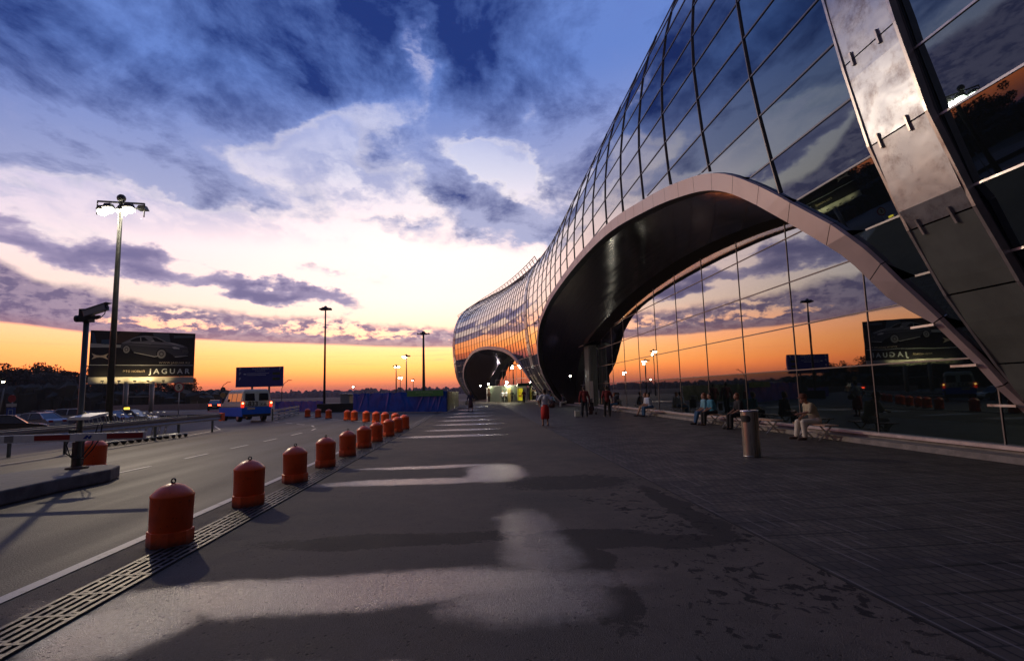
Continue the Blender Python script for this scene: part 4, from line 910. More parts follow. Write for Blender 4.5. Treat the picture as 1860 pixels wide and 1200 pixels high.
# ------------------------------------------------------------------ vehicles
tyre = black_rub; rimm = pm('wheel_rim', (.35, .35, .36), .35, .8); cg = pm('car_glass', (.012, .016, .025), .06, spec=1.0); tail = emitter('tail_light_on', (1, .05, .02), 14); tail_off = pm('tail_light_off', (.25, .01, .01), .25)
head_off = pm('headlight_glass', (.6, .6, .62), .15, .3); plate_m = pm('number_plate', (.6, .55, .4), .5)
def wheel(r, x, y, rad=.31, w=.2):
    wh = MB().tube([(x-w/2, y, rad), (x-w/2+.02, y, rad), (x+w/2-.02, y, rad), (x+w/2, y, rad)], [rad*.9, rad, rad, rad*.9], 22).build('wheel', tyre, r)
    for s in (-1, 1): MB().tube([(x+s*(w/2+.004), y, rad), (x+s*(w/2+.008), y, rad)], [rad*.62, rad*.5], 16).build('rim', rimm, wh)
def car(loc, rz, colr, label, name='parked_car', lit=False, taxi=False, L=4.4, group='cars in the parking lot', h=1.45):
    r = empty(name, loc, rz, label=label, cat='car', group=group); mt = pm('car_paint_'+colr[0], colr[1], .28, .35, coat=.8)
    W_ = .86; k = L/4.4
    low = [(-2.2, .42), (-2.16, .28), (-1.8, .2), (1.8, .2), (2.12, .28), (2.2, .5), (2.15, .66), (1.9, .76), (1.0, .88), (-1.45, .95), (-2.0, .93), (-2.17, .8)]
    m = MB()
    for (ya, yb, s) in ((-W_, -W_*.86, 0), (-W_*.86, W_*.86, 1), (W_*.86, W_, 2)):
        pass
    rows = [(-W_, .97), (-W_*.93, 1.), (W_*.93, 1.), (W_, .97)]; n = len(low); vs = []
    for y, s in ((-W_*.90, .94), (-W_, 1.), (-W_, 1.), (W_, 1.), (W_, 1.), (W_*.90, .94)):
        vs += [(y, q[0]*k*s, .55+(q[1]-.55)*(s if s < 1 else 1)) for q in low]
    fs = [(i*n+j, i*n+(j+1) % n, (i+1)*n+(j+1) % n, (i+1)*n+j) for i in range(5) for j in range(n)]+[tuple(range(n))[::-1], tuple(range(5*n, 6*n))]
    m.add(vs, fs)
    # roof slab and pillars
    rl = [(-1.15*k, h-.03), (-.7*k, h), (.1*k, h), (.45*k, h-.06)]
    m.prism(rl+[(.42*k, h-.1), (-1.12*k, h-.08)], -.58, .58, 'X')
    bt = [(-1.75, .93), (-.35, .9), (1.08, .86)]; tp = [(-1.12, h-.05), (-.3, h-.02), (.42, h-.07)]
    for s in (-1, 1):
        for a_, b_ in zip(bt, tp): m.bar((s*.78, a_[0]*k, a_[1]), (s*.57, b_[0]*k, b_[1]), .07, .07)
    m.build('body', mt, r, bevel=.02)
    g = MB(); gb = [(.79, 1.12*k, .84), (.79, -1.8*k, .9), (-.79, -1.8*k, .9), (-.79, 1.12*k, .84)]; gt = [(.56, .42*k, h-.06), (.56, -1.12*k, h-.05), (-.56, -1.12*k, h-.05), (-.56, .42*k, h-.06)]
    g.add(gb+gt, [(0, 1, 2, 3), (4, 7, 6, 5), (0, 4, 5, 1), (1, 5, 6, 2), (2, 6, 7, 3), (3, 7, 4, 0)]); g.build('windows', cg, r)
    for x in (-.76, .76):
        for y in (-1.35*k, 1.38*k): wheel(r, x, y)
    for s in (-1, 1):
        MB().bb((s*.55-.17, -2.19*k, .68), (s*.55+.17, -2.1*k, .84)).build('tail_light', tail if lit else tail_off, r)
        MB().bb((s*.6-.16, 2.0*k, .58), (s*.6+.16, 2.17*k, .7)).build('headlight', head_off, r)
    MB().bb((-.26, -2.2*k, .48), (.26, -2.17*k, .59)).build('number_plate', plate_m, r)
    if taxi: MB().bb((-.28, -.35, h+.0), (.28, -.15, h+.16)).build('roof_light', emitter('taxi_yellow', (1, .62, .05), 3.), r, bevel=.03)
    return r
PZ = -.55
car((-31.5, 38.5, PZ), -1.0, ('black', (.012, .012, .014)), 'dark car cut by the left edge, red tail light glowing', lit=True)
car((-35.2, 45.6, PZ), 1.35, ('silver', (.32, .32, .34)), 'silver car seen from the side, right of the dark car at the left edge')
car((-39.3, 55.5, PZ+.1), -1.15, ('white', (.55, .55, .56)), 'white car behind the silver car, left of the camera post', h=1.5)
car((-45.8, 60, PZ), 1.4, ('dark_red', (.10, .015, .02)), 'dark red car in the back row behind the silver car')
car((-31.7, 48, PZ), 1.5, ('blue_grey', (.06, .08, .16)), 'blue grey car beside the foot of the lit mast')
car((-30.8, 50.2, PZ), -1.5, ('cream', (.6, .6, .52)), 'pale taxi with a yellow roof light right of the lit mast', taxi=True)
car((-37.2, 79.5, 0), .42, ('black', (.012, .012, .014)), 'black car with brake lights on, driving away on the far road', name='moving_car', lit=True, group=None)
# minibus
vn = empty('minibus', (-15.0, 38.0, 0), .72, label='blue and white minibus seen from behind, tail lights lit', cat='minibus')
cream = pm('cream_bus_paint', (.52, .58, .56), .45, spec=.3, dirt=.2, nscale=2); busb = pm('blue_bus_paint', (.005, .14, .8), .5, spec=.05)
def hexa(m, b, t):
    m.add(b+t, [(0, 1, 2, 3), (4, 7, 6, 5), (0, 4, 5, 1), (1, 5, 6, 2), (2, 6, 7, 3), (3, 7, 4, 0)])
m = MB(); hexa(m, [(-.95, .02, .35), (.95, .02, .35), (.95, 4.6, .35), (-.95, 4.6, .35)], [(-.97, 0, 1.0), (.97, 0, 1.0), (.97, 4.85, .95), (-.97, 4.85, .95)]); m.build('lower_body', busb, vn, bevel=.05)
m = MB(); hexa(m, [(-.96, .0, 1.0), (.96, .0, 1.0), (.96, 4.8, 1.0), (-.96, 4.8, 1.0)], [(-.96, 0, 1.3), (.96, 0, 1.3), (.96, 3.9, 1.3), (-.96, 3.9, 1.3)])
hexa(m, [(-.955, .002, 1.3), (.955, .002, 1.3), (.955, 3.9, 1.3), (-.955, 3.9, 1.3)], [(-.84, .1, 2.05), (.84, .1, 2.05), (.84, 3.1, 2.05), (-.84, 3.1, 2.05)])
hexa(m, [(-.85, .09, 2.05), (.85, .09, 2.05), (.85, 3.15, 2.05), (-.85, 3.15, 2.05)], [(-.74, .2, 2.2), (.74, .2, 2.2), (.74, 2.9, 2.2), (-.74, 2.9, 2.2)])
m.build('upper_body', cream, vn, bevel=.04)
for x0, x1 in ((-.78, -.12), (.12, .78)):
    m = MB(); hexa(m, [(x0, -.012, 1.42), (x1, -.012, 1.42), (x1, .06, 1.42), (x0, .06, 1.42)], [(x0+.03, .058, 1.93), (x1-.03, .058, 1.93), (x1-.03, .12, 1.93), (x0+.03, .12, 1.93)]); m.build('rear_window', cg, vn, bevel=.03)
for s in (-1, 1):
    for y0, y1 in ((.25, 1.1), (1.22, 2.05), (2.17, 2.95)):
        m = MB(); hexa(m, [(s*.9, y0, 1.38), (s*.955, y0, 1.38), (s*.955, y1, 1.38), (s*.9, y1, 1.38)], [(s*.8, y0, 1.93), (s*.872, y0, 1.93), (s*.872, y1, 1.93), (s*.8, y1, 1.93)]); m.build('side_window', cg, vn)
    t = MB().bb((s*.93-.08, -.05, .98), (s*.93+.08, .06, 1.36)).build('tail_light', emitter('tail_lens_lit', (1, .03, .01), 1.6), vn); MB().ball((s*.93, -.06, 1.26), .06, 12, 8).build('bulb', emitter('brake_glow', (1, .5, .12), 9), t)
m = MB(); hexa(m, [(-.8, 3.95, 1.3), (.8, 3.95, 1.3), (.8, 3.86, 1.3), (-.8, 3.86, 1.3)], [(-.74, 3.2, 2.0), (.74, 3.2, 2.0), (.74, 3.1, 2.0), (-.74, 3.1, 2.0)]); m.build('windscreen', cg, vn)
for x in (-.8, .8):
    for y in (.95, 3.9): wheel(vn, x, y, .36, .24)
MB().bb((-.9, -.1, .36), (.9, .02, .52)).build('bumper', dark_steel, vn)
MB().bb((-.62, -.012, .84), (-.12, -.002, .96)).build('number_plate', plate_m, vn)
text('lettering', 'А', .28, blks, vn, face_y(-.68, -.012, 1.16)); text('lettering', '833', .44, blks, vn, face_y(-.25, -.012, 1.2), bold=.008); text('lettering', 'ХА', .28, blks, vn, face_y(.42, -.012, 1.15), width=1.3)
m = MB(); m.bar((-.96, 3.3, 1.45), (-1.14, 3.4, 1.45), .03, .03); m.bb((-1.2, 3.34, 1.3), (-1.08, 3.42, 1.62)); m.build('mirror', blks, vn)

# ------------------------------------------------------------------ site fence under blue tarpaulin
def tarp_fn(c, c2):
    def fn(nt, b):
        o = nt.obj('Object'); n = nt.noise(o, 1.2, 5, .6)
        nt.put(b.inputs['Base Color'], nt.mix(nt.ss(n, .35, .65), c, c2)); nt.put(b.inputs['Roughness'], .25); b.inputs['Specular IOR Level'].default_value = .15
    return fn
tarp_m = cmat('blue_tarpaulin', tarp_fn((.001, .06, .38, 1), (.001, .10, .55, 1))); tarp_y = cmat('yellow_lit_sheet', tarp_fn((.30, .26, .13, 1), (.5, .45, .25, 1)))  # the sheet's yellow stands in for light shining through it
def tarp(m, p0, p1, z0, z1, nu, nv, amp, seed):
    p0, p1 = Vector(p0), Vector(p1); t = (p1-p0).normalized(); n = Vector((t.y, -t.x, 0)); r_ = random.Random(seed); L = (p1-p0).length
    fo = [(r_.uniform(0, 1), r_.gauss(0, .45), r_.uniform(.015, .05), r_.uniform(.1, 1)) for _ in range(int(L*1.6))]
    def P(u, v):
        d = 0
        for (c, sl, w, a_) in fo:
            q = ((u-c)*L-sl*(v-.5)*(z1-z0))/(w*6); d += a_*math.exp(-q*q*6)*(.3+.7*v)
        z = z0+(z1-z0)*v - (.07*math.sin(u*L*1.9)**2*(v > .9))
        p = p0+(p1-p0)*u+n*(amp*(d-.5)); return (p.x, p.y, z)
    m.grid(P, nu, nv, True)
fe = empty('tarpaulin_fence', (-12, 53.4, 0), label='site fence wrapped in glossy crumpled blue tarpaulin with a green banner', cat='fence'); FO = Vector((-12, 53.4, 0))
m = MB(); tarp(m, (0, 0, 0), (9.5, -7.5, 0), .03, 1.8, 260, 30, .07, 4); m.build('tarpaulin', tarp_m, fe)
for k in range(7): MB().tube([(9.5*k/6+.03, -7.5*k/6+.12, 0), (9.5*k/6+.03, -7.5*k/6+.12, 1.9)], .035, 6).build('post', steel, fe)
m = MB(); tarp(m, (9.5, -7.5, 0), (10.1, 5.5, 0), .1, 1.75, 120, 16, .08, 9); m.build('pale_sheet', tarp_y, fe)
d_ = Vector((9.5, -7.5, 0)).normalized(); M_ = Matrix(((d_.x, 0, -d_.y*-1*-1, 0), (d_.y, 0, d_.x*-1, 0), (0, 1, 0, 0), (0, 0, 0, 1)))
nrm_ = Vector((d_.y, -d_.x, 0)); M_ = Matrix(((d_.x, 0, nrm_.x, 0), (d_.y, 0, nrm_.y, 0), (0, 1, 0, 0), (0, 0, 0, 1)))
m = MB(); a_ = d_*7.6+nrm_*.22; b_ = d_*11.9+nrm_*.22; m.bar(a_+Vector((0, 0, 1.62)), b_+Vector((0, 0, 1.62)), .02, .5); m.build('banner', pm('green_banner', (.01, .26, .04), .5), fe)
mc = d_*9.75+nrm_*.245; MM = M_.copy(); MM.translation = mc+Vector((0, 0, 1.7)); text('lettering', 'ВСЁ В КОРОБКЕ', .26, pm('banner_letters', (.2, .5, .2), .5), fe, MM, bold=.006)
MM = M_.copy(); MM.translation = mc+Vector((0, 0, 1.48)); text('lettering', 'строительные работы', .14, pm('banner_letters', (.2, .5, .2), .5), fe, MM)
f2 = empty('tarpaulin_fence', (-24, 66, 0), label='low blue tarpaulin fence behind the steel barrier, farther left', cat='fence')
m = MB(); tarp(m, (0, 0, 0), (8, -8, 0), .0, 1.15, 120, 12, .1, 12); m.build('tarpaulin', tarp_m, f2)
for k in range(4): MB().tube([(8*k/3, -8*k/3+.12, 0), (8*k/3, -8*k/3+.12, 1.2)], .035, 6).build('post', steel, f2)
bx = MB(); bx.bb((-15.8, 54.6, 0), (-12.2, 55.2, .85)); tag(bx.build('dark_barrier_block', pm('dark_block', (.02, .02, .022), .7, bump=.3), bevel=.03), 'dark block barrier at the left end of the tall blue tarpaulin', 'barrier')
sh = empty('site_hut', (-17.2, 63.5, 0), label='small pale site hut roof showing over the blue tarpaulin by the slender mast', cat='hut')
m = MB(); m.bb((1.5, 0, 0), (2.5, 2, 1.75)); m.build('wall', pm('hut_wall', (.3, .32, .3), .6), sh); m = MB(); m.add([(1.3, -.2, 1.9), (4.4, -.2, 1.68), (4.4, 2.2, 1.68), (1.3, 2.2, 1.9), (1.3, -.2, 1.83), (4.4, -.2, 1.6), (4.4, 2.2, 1.6), (1.3, 2.2, 1.83)], [(0, 1, 2, 3), (4, 7, 6, 5), (0, 4, 5, 1), (1, 5, 6, 2), (2, 6, 7, 3), (3, 7, 4, 0)]); m.build('roof', pm('hut_roof', (.35, .4, .36), .5), sh)

# road parapet and distant low building
tag(MB().prism([(-62, 96), (-44, 89), (-38, 89), (-38, 89.4), (-44, 89.4), (-62, 96.4)], -.6, .95, 'Z').build('road_parapet', pm('parapet_concrete', (.36, .30, .27), .8, dirt=.3, nscale=.8)), 'long concrete parapet along the far road behind the black car', 'parapet')
lb = empty('low_building', (-71, 132, -.6), label='long low pale-roofed building with small lit windows, beyond the speed limit sign', cat='building')
MB().bb((-6, 0, 0), (6, 6, 3.2)).build('wall', pm('far_wall', (.08, .06, .08), .8), lb)
m = MB(); m.prism([(-6.5, 1.9), (6.5, 1.9), (4.2, 2.5), (-4.5, 2.5)], -2.5, 0, 'Y'); m.build('porch_roof', pm('pale_roof', (.5, .46, .52), .5), lb)
for k in range(6): MB().bb((.3+k*.95, -.03, 2.65), (.75+k*.95, -.005, 3.1)).build('window', emitter('dim_window', (.8, .6, .5), .35), lb)

# ------------------------------------------------------------------ hoarding, kiosk, doors under the far arch
hb = empty('site_hoarding', (1.9, 86, 0), label='corrugated pale green hoarding across the pavement under the far arch', cat='hoarding')
m = MB(); corr(m, (0, 0, 0), (5.3, -10, 0), 0, 2.45, .22, .05); m.build('sheets', pm('pale_green_sheet', (.34, .42, .33), .5, .2, namt=.1), hb)
m = MB(); m.bar((0, .05, 2.47), (5.3, -9.95, 2.47), .12, .06); m.build('top_rail', steel, hb)
hd_ = Vector((5.3, -10, 0)).normalized(); hn = Vector((hd_.y, -hd_.x, 0))
def onh(s, o=.1, z=0): return hd_*s+hn*o+Vector((0, 0, z))
def hpanel(name, s0, s1, z0, z1, mat, o=.09): return MB().bar(onh(s0, o, (z0+z1)/2), onh(s1, o, (z0+z1)/2), .04, z1-z0).build(name, mat, hb)
hpanel('door', 6.2, 7.1, 0, 2.05, pm('yellow_door', (.4, .34, .12), .5)); hpanel('door', .15, .75, 0, 2.2, pm('brown_door', (.09, .06, .04), .6))
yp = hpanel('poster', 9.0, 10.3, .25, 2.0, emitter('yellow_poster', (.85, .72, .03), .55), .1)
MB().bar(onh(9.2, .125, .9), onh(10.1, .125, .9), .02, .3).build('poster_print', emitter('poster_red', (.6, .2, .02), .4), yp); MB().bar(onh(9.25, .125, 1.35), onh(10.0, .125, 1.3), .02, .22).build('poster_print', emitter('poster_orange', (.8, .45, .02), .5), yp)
hpanel('white_post', -.35, -.1, 0, 2.3, white_paint)
ks = empty('kiosk', (6.6, 75.4, 0), label='small kiosk with a green awning beside the far leg of the terminal', cat='kiosk')
m = MB(); hexa(m, [(-.9, -.8, 2.25), (2.0, -.8, 2.35), (2.0, .8, 2.35), (-.9, .8, 2.25)], [(-.7, -.7, 2.65), (1.9, -.7, 2.75), (1.9, .7, 2.75), (-.7, .7, 2.65)]); m.build('awning', pm('green_awning', (.01, .14, .06), .5), ks)
for x in (-.7, 1.8): MB().tube([(x, -.6, 0), (x, -.6, 2.3)], .04, 6).build('post', dark_steel, ks)
MB().bb((.9, .1, 0), (1.9, .5, 2.2)).build('booth', pm('booth_green', (.06, .12, .06), .6), ks)
def bulb(loc, power, label, r=.1, col=(1, .88, .6), hgt=None):
    rt = empty('site_lamp', loc, label=label, cat='lamp', group='bright site lamps')
    MB().ball((0, 0, 0), r, 12, 8).build('lamp_glass', emitter('site_lamp_glow', (1, .9, .68), 90), rt)
    MB().tube([(0, .05, -.5), (0, .05, .12)], .025, 6).build('stem', dark_steel, rt)
    ld = bpy.data.lights.new('site_lamp_light', 'POINT'); ld.energy = power; ld.color = col; ld.shadow_soft_size = r+.02
    lo = bpy.data.objects.new('site_lamp_light', ld); COL.objects.link(lo); lo.parent = rt; lo.location = (0, -r-.12, 0)
pL = Vector((1.9, 86, 0))
q = pL+onh(6.4, .35, 2.95); bulb(q, 420, 'brightest round lamp above the corrugated hoarding', .17)
q = pL+onh(.6, .3, 2.85); bulb(q, 200, 'white lamp at the left end of the hoarding', .12)
bulb((.75, 93, 2.66), 60, 'small bluish lamp farthest left beyond the hoarding', .08, (.7, .7, 1))
bulb((8.95, 50.5, 2.9), 25, 'small white lamp between the near leg and the corrugated lobby box', .06, (.95, 1, .9))

# ------------------------------------------------------------------ bin
bn = empty('litter_bin', (6.17, 11.87, .004), -.55, label='tall brushed steel cylindrical litter bin on the pavement', cat='litter bin')
def brushed(nt, b):
    o = nt.obj('Object'); n = nt.noise(nt.mapping(o, sc=(9, 9, .25)), 3, 5, .6); b.inputs['Base Color'].default_value = (.42, .41, .36, 1); b.inputs['Metallic'].default_value = 1
    nt.put(b.inputs['Roughness'], nt.mr(n, .3, .7, .22, .42)); nt.put(b.inputs['Normal'], nt.bump(n, .12, .01))
bst = cmat('brushed_steel', brushed)
m = MB(); m.lathe([(.185, .02), (.185, .99)], 40, cap=False); m.lathe([(.19, 0), (.19, .03)], 40); m.build('body', bst, bn)
m = MB(); m.lathe([(.192, .99), (.196, 1.0), (.196, 1.025), (.18, 1.03), (.0, 1.03)], 40); m.build('lid', pm('bright_lid', (.6, .6, .62), .25, .9), bn)
m = MB()
pts = []
for j in range(13):
    a_ = -PI/2-1.0-.62+j*1.24/12; pts.append(a_)
def Bp(u, v):
    a_ = -PI/2-.55+(u-.5)*1.5; hh = math.sqrt(max(0, 1-(abs(2*u-1))**6)); return (.188*math.cos(a_), .188*math.sin(a_), .845+(v-.5)*.15*hh)
m.grid(Bp, 16, 4, True); m.build('opening', black_rub, bn)
MB().bb((-.02, -.02, 1.03), (.03, .05, 1.05)).build('ash_grid', dark_steel, bn)

# ------------------------------------------------------------------ benches with slanted legs
GBn = 'wooden benches along the glass wall'
wood_m = cmat('worn_bench_wood', lambda nt, b: (nt.put(b.inputs['Base Color'], nt.mix(nt.noise(nt.mapping(nt.obj('Object'), sc=(8, .6, 8)), 4, 5), (.32, .16, .09, 1), (.55, .34, .22, 1))), nt.put(b.inputs['Roughness'], .45)))
def bench():
    r = empty('bench', (0, 0, 0), cat='bench', group=GBn)
    for k in range(3): MB().bb((-.2+k*.138, -.75, .415), (-.2+k*.138+.125, .75, .445)).build('seat_slat', wood_m, r)
    for y in (-.5, .5):
        for s in (-1, 1): MB().bar((s*.19, y+.02*s, .41), (-s*.22, y+.02*s, .0), .035, .03, up=(0, 1, 0)).build('leg', light_metal, r)
    MB().bar((0, -.5, .22), (0, .5, .22), .03, .03).build('stretcher', light_metal, r)
    return r
BY = [(15.0, 'bench under the man in beige, nearest the viewer'), (17.7, 'empty wooden bench right of the litter bin'), (19.9, 'bench mostly hidden behind the litter bin'), (22.0, 'bench under the couple in blue shirts'), (30.0, 'bench under the couple in white tops'), (37.3, 'bench beside the corrugated lobby box under a lone sitter')]
be = bench()
for i, (y, l) in enumerate(BY):
    o = be if i == 0 else copy_tree(be); o.location = (9.72, y, .004); o['label'] = l

# ------------------------------------------------------------------ trees at far left
leaf_m = cmat('dark_foliage', lambda nt, b: (nt.put(b.inputs['Base Color'], nt.mix(nt.noise(nt.obj('Object'), .6, 4), (.014, .018, .008, 1), (.035, .04, .018, 1))), nt.put(b.inputs['Roughness'], .8)))
bark_m = pm('bark', (.06, .045, .035), .9, bump=.4)
def tree_mesh(h, w, seed, n=5200):
    r_ = random.Random(seed); tk = MB(); tips = []
    tk.tube([(0, 0, 0), (.1, 0, h*.3), (0, .1, h*.6), (0, 0, h*.85)], [.28, .22, .14, .05], 8)
    for k in range(14):
        a_ = r_.uniform(0, 2*PI); z = h*r_.uniform(.22, .75); L = w*r_.uniform(.5, 1.)*(1-.5*z/h); e = Vector((math.cos(a_)*L, math.sin(a_)*L, z+L*r_.uniform(.3, .9)))
        tk.tube([(0, 0, z), (e*.5+Vector((0, 0, z*.5+.2))), e], [.1, .06, .02], 5); tips.append(e)
    cl = [(t, r_.uniform(.7, 1.25)*w*.3) for t in tips]+[(Vector((r_.gauss(0, w*.38), r_.gauss(0, w*.38), h*r_.uniform(.18, .97))), w*r_.uniform(.16, .34)) for _ in range(26)]
    lf = MB()
    for k in range(n):
        c, R = r_.choice(cl); d = Vector((r_.gauss(0, 1), r_.gauss(0, 1), r_.gauss(0, .8))).normalized()*R*r_.uniform(.45, 1.08)
        p = c+d; p.z = max(.1, min(p.z, h*1.02)); s = r_.uniform(.12, .3); a = Vector((r_.gauss(0, 1), r_.gauss(0, 1), r_.gauss(0, 1))).normalized(); b = a.orthogonal().normalized()
        lf.add([p-a*s, p+b*s*.7, p+a*s, p-b*s*.7], [(0, 1, 2, 3)])
    return tk, lf
protos = []
for i, (h, w) in enumerate(((10.4, 5.2), (9.2, 5.8), (8.2, 4.6))):
    tk, lf = tree_mesh(h, w, 40+i); r = empty('tree', (0, 0, 0), cat='tree', group='dark trees beyond the parking lot')
    tk.build('trunk', bark_m, r); lf.build('crown', leaf_m, r); protos.append(r)
rt = random.Random(11); first = [True]*3
xs = [-131, -124, -118, -112.5, -107, -101, -96, -91.5, -86.5, -134, -128, -121, -115.5, -110, -104, -98.5, -94, -89, -84, -79.5, -75, -71, -67, -63.5, -60]
for i, x in enumerate(xs):
    k = i % 3; o = protos[k] if first[k] else copy_tree(protos[k]); first[k] = False
    o.location = (x, 118+rt.uniform(-6, 10)+(i % 2)*7, -.6); o.rotation_euler.z = rt.uniform(0, 6); s = (1.05 if x < -80 else (.95 if x < -75 else .68))*rt.uniform(.93, 1.08); o.scale = (s, s, s)
    o['label'] = 'dark broad tree left of the camera post, part of the dense row on the skyline' if x < -84 else 'smaller dark tree standing behind the billboard legs'
hb_ = MB(); r_ = random.Random(5)
for k in range(1500):
    x = r_.uniform(-140, -55); lump_y = r_.uniform(108, 128); h_ = r_.uniform(3., 6.4) if x < -78 else r_.uniform(2.2, 4.4)
    n6 = 6; vs = [(x+math.cos(j)*r_.uniform(.9, 1.8), lump_y+math.sin(j)*1.3, -.6+h_*zf*r_.uniform(.85, 1.1)) for zf in (0, .55, .85) for j in range(n6)]+[(x, lump_y, -.6+h_)]
    hb_.add(vs, [(q*n6+j, q*n6+(j+1) % n6, (q+1)*n6+(j+1) % n6, (q+1)*n6+j) for q in range(2) for j in range(n6)]+[(2*n6+j, 2*n6+(j+1) % n6, 3*n6) for j in range(n6)])
tag(hb_.build('undergrowth', leaf_m), 'dark thicket of undergrowth below the tree row', 'undergrowth', kind='stuff')

# ------------------------------------------------------------------ people
skin_m = pm('skin', (.42, .22, .15), .55); hair_d = pm('dark_hair', (.02, .014, .01), .6); hair_b = pm('reddish_hair', (.16, .05, .02), .6)
def fuse(m, name, mat, parent, vox):
    o = m.build(name, mat, parent)
    md = o.modifiers.new('r', 'REMESH'); md.mode = 'VOXEL'; md.voxel_size = vox; sm = o.modifiers.new('s', 'SMOOTH'); sm.iterations = 3; sm.factor = .5
    bpy.context.view_layer.update()
    me = bpy.data.meshes.new_from_object(o.evaluated_get(bpy.context.evaluated_depsgraph_get())); o.modifiers.clear(); old = o.data; o.data = me; bpy.data.meshes.remove(old)
    me.name = name
    for p in me.polygons: p.use_smooth = True
    return o
def figure(loc, rz, label, J, top, legs, hair=hair_d, skirt=None, shoe=None, vox=.02, long_hair=False, sleeve=.5, group=None, hat=None, bare=False, sc=1.):
    V = {k: Vector(v) for k, v in J.items()}
    r = empty('person', loc, rz, label=label, cat='person', group=group, sc=sc)
    if 'hipw' not in J: pass
    hip = V['hip']; ch = V['chest']; nk = V['neck']; hd = V['head']
    fwd = V.get('face', Vector((0, 1, 0))).normalized()
    side = fwd.cross(Vector((0, 0, 1))).normalized()
    b = MB(); ax = V['shR']-V['shL']; ax.normalize()
    b.caps(hip, hip.lerp(ch, .5), .125, .115); b.caps(hip.lerp(ch, .5), ch, .115, .135); b.caps(ch, nk, .12, .06)
    b.caps(V['shL'], V['shR'], .068, .068); b.caps(hip-ax*.07, hip+ax*.07, .115, .115)
    b.caps(nk, hd-Vector((0, 0, .05)), .052, .055)
    b.ball(hd, (.078, .095, .115), 16, 12, Matrix((side, fwd, Vector((0, 0, 1)))).transposed()); b.caps(hd+fwd*.05-Vector((0, 0, .06)), hd+fwd*.06-Vector((0, 0, .08)), .045, .035)
    b.caps(hd+fwd*.085-Vector((0, 0, .0)), hd+fwd*.108-Vector((0, 0, .028)), .011, .016)
    for s in (-1, 1): b.ball(hd+side*s*.08-Vector((0, 0, .01)), (.014, .02, .03), 8, 6)
    for q in 'LR':
        sh, el, wr = V['sh'+q], V['el'+q], V['wr'+q]; b.caps(sh, el, .05, .04); b.caps(el, wr, .04, .027)
        hp, kn, an = V['hp'+q], V['kn'+q], V['an'+q]; b.caps(hp, kn, .085, .056); b.caps(kn, kn.lerp(an, .35), .056, .055); b.caps(kn.lerp(an, .35), an, .055, .036)
        to = V['to'+q]; b.caps(an-Vector((0, 0, .03)), to, .04, .03)
        d = (wr-el).normalized(); pal = wr+d*.05; b.caps(wr, pal+d*.02, .026, .034)
        up = side if abs(d.dot(side)) < .8 else fwd; w = d.cross(up).normalized(); nn = d.cross(w)
        for k, L in enumerate((.062, .072, .068, .052)):
            o_ = pal+d*.03+w*(.024-.016*k); mid = o_+d*L*.5; b.tube([o_-d*.02, mid, mid+(d*.7+nn*.6)*L*.5], [.009, .0085, .006], 6)
        b.tube([pal-d*.02+w*.028, pal+d*.015+w*.055, pal+d*.045+w*.058], [.011, .010, .008], 6)
    fuse(b, 'body', skin_m, r, vox*.8)
    for s in (-1, 1): MB().ball(hd+fwd*.083+side*s*.03+Vector((0, 0, .012)), .011, 8, 6).build('eye', pm('eye_dark', (.015, .01, .01), .2), r)
    c = MB(); c.caps(hip+Vector((0, 0, .0)), hip.lerp(ch, .5), .15, .14); c.caps(hip.lerp(ch, .5), ch, .14, .158); c.caps(ch, nk-Vector((0, 0, .03)), .145, .075)
    c.caps(V['shL'], V['shR'], .085, .085)
    for q in 'LR':
        sh, el, wr = V['sh'+q], V['el'+q], V['wr'+q]
        if sleeve <= .5: c.caps(sh, sh.lerp(el, sleeve*2), .072, .07)
        else: c.caps(sh, el, .07, .06); c.caps(el, el.lerp(wr, (sleeve-.5)*2), .058, .045)
    c.caps(hip-ax*.06, hip+ax*.06, .135, .135)
    fuse(c, 'shirt', top, r, vox)
    if skirt:
        m = MB(); kz = V['knL'].z-.18; m.lathe([(.135, hip.z+.1), (.185, hip.z-.05), (.205, hip.z-.25), (.20, kz), (.185, kz), (.12, hip.z+.05)], 24, c=(hip.x, hip.y, 0)); m.build('skirt', skirt, r)
    elif legs:
        c = MB(); c.caps(hip-ax*.075, hip+ax*.075, .13, .13)
        for q in 'LR':
            hp, kn, an = V['hp'+q], V['kn'+q], V['an'+q]; e = kn.lerp(an, .93)
            if bare: c.caps(hp, hp.lerp(kn, .8), .11, .09)
            else: c.caps(hp, kn, .105, .078); c.caps(kn, e, .078, .07)
        fuse(c, 'trousers', legs, r, vox)
    for q in 'LR':
        an, to = V['an'+q], V['to'+q]; m = MB(); m.caps(an-Vector((0, 0, .045)), to+(to-an).normalized()*.02-Vector((0, 0, .0)), .048, .04); fuse(m, 'shoe', shoe or blks, r, .014)
    h = MB(); back = -fwd
    h.ball(hd+back*.022+Vector((0, 0, .03)), (.09, .1, .105), 14, 10, Matrix((side, fwd, Vector((0, 0, 1)))).transposed()); h.ball(hd+back*.04-Vector((0, 0, .03)), (.082, .07, .09), 12, 8)
    if long_hair: h.caps(hd+back*.05, nk+back*.06-Vector((0, 0, .05)), .085, .06)
    ho = fuse(h, 'hair', hair, r, .014)
    if hat:
        m = MB(); m.lathe([(.0, .13), (.07, .125), (.1, .09), (.108, .03), (.112, .025), (.16, .0), (.158, -.006), (.1, .01)], 20, c=tuple(hd+Vector((0, 0, .02))), cap=False); m.build('hat', hat, r)
    return r
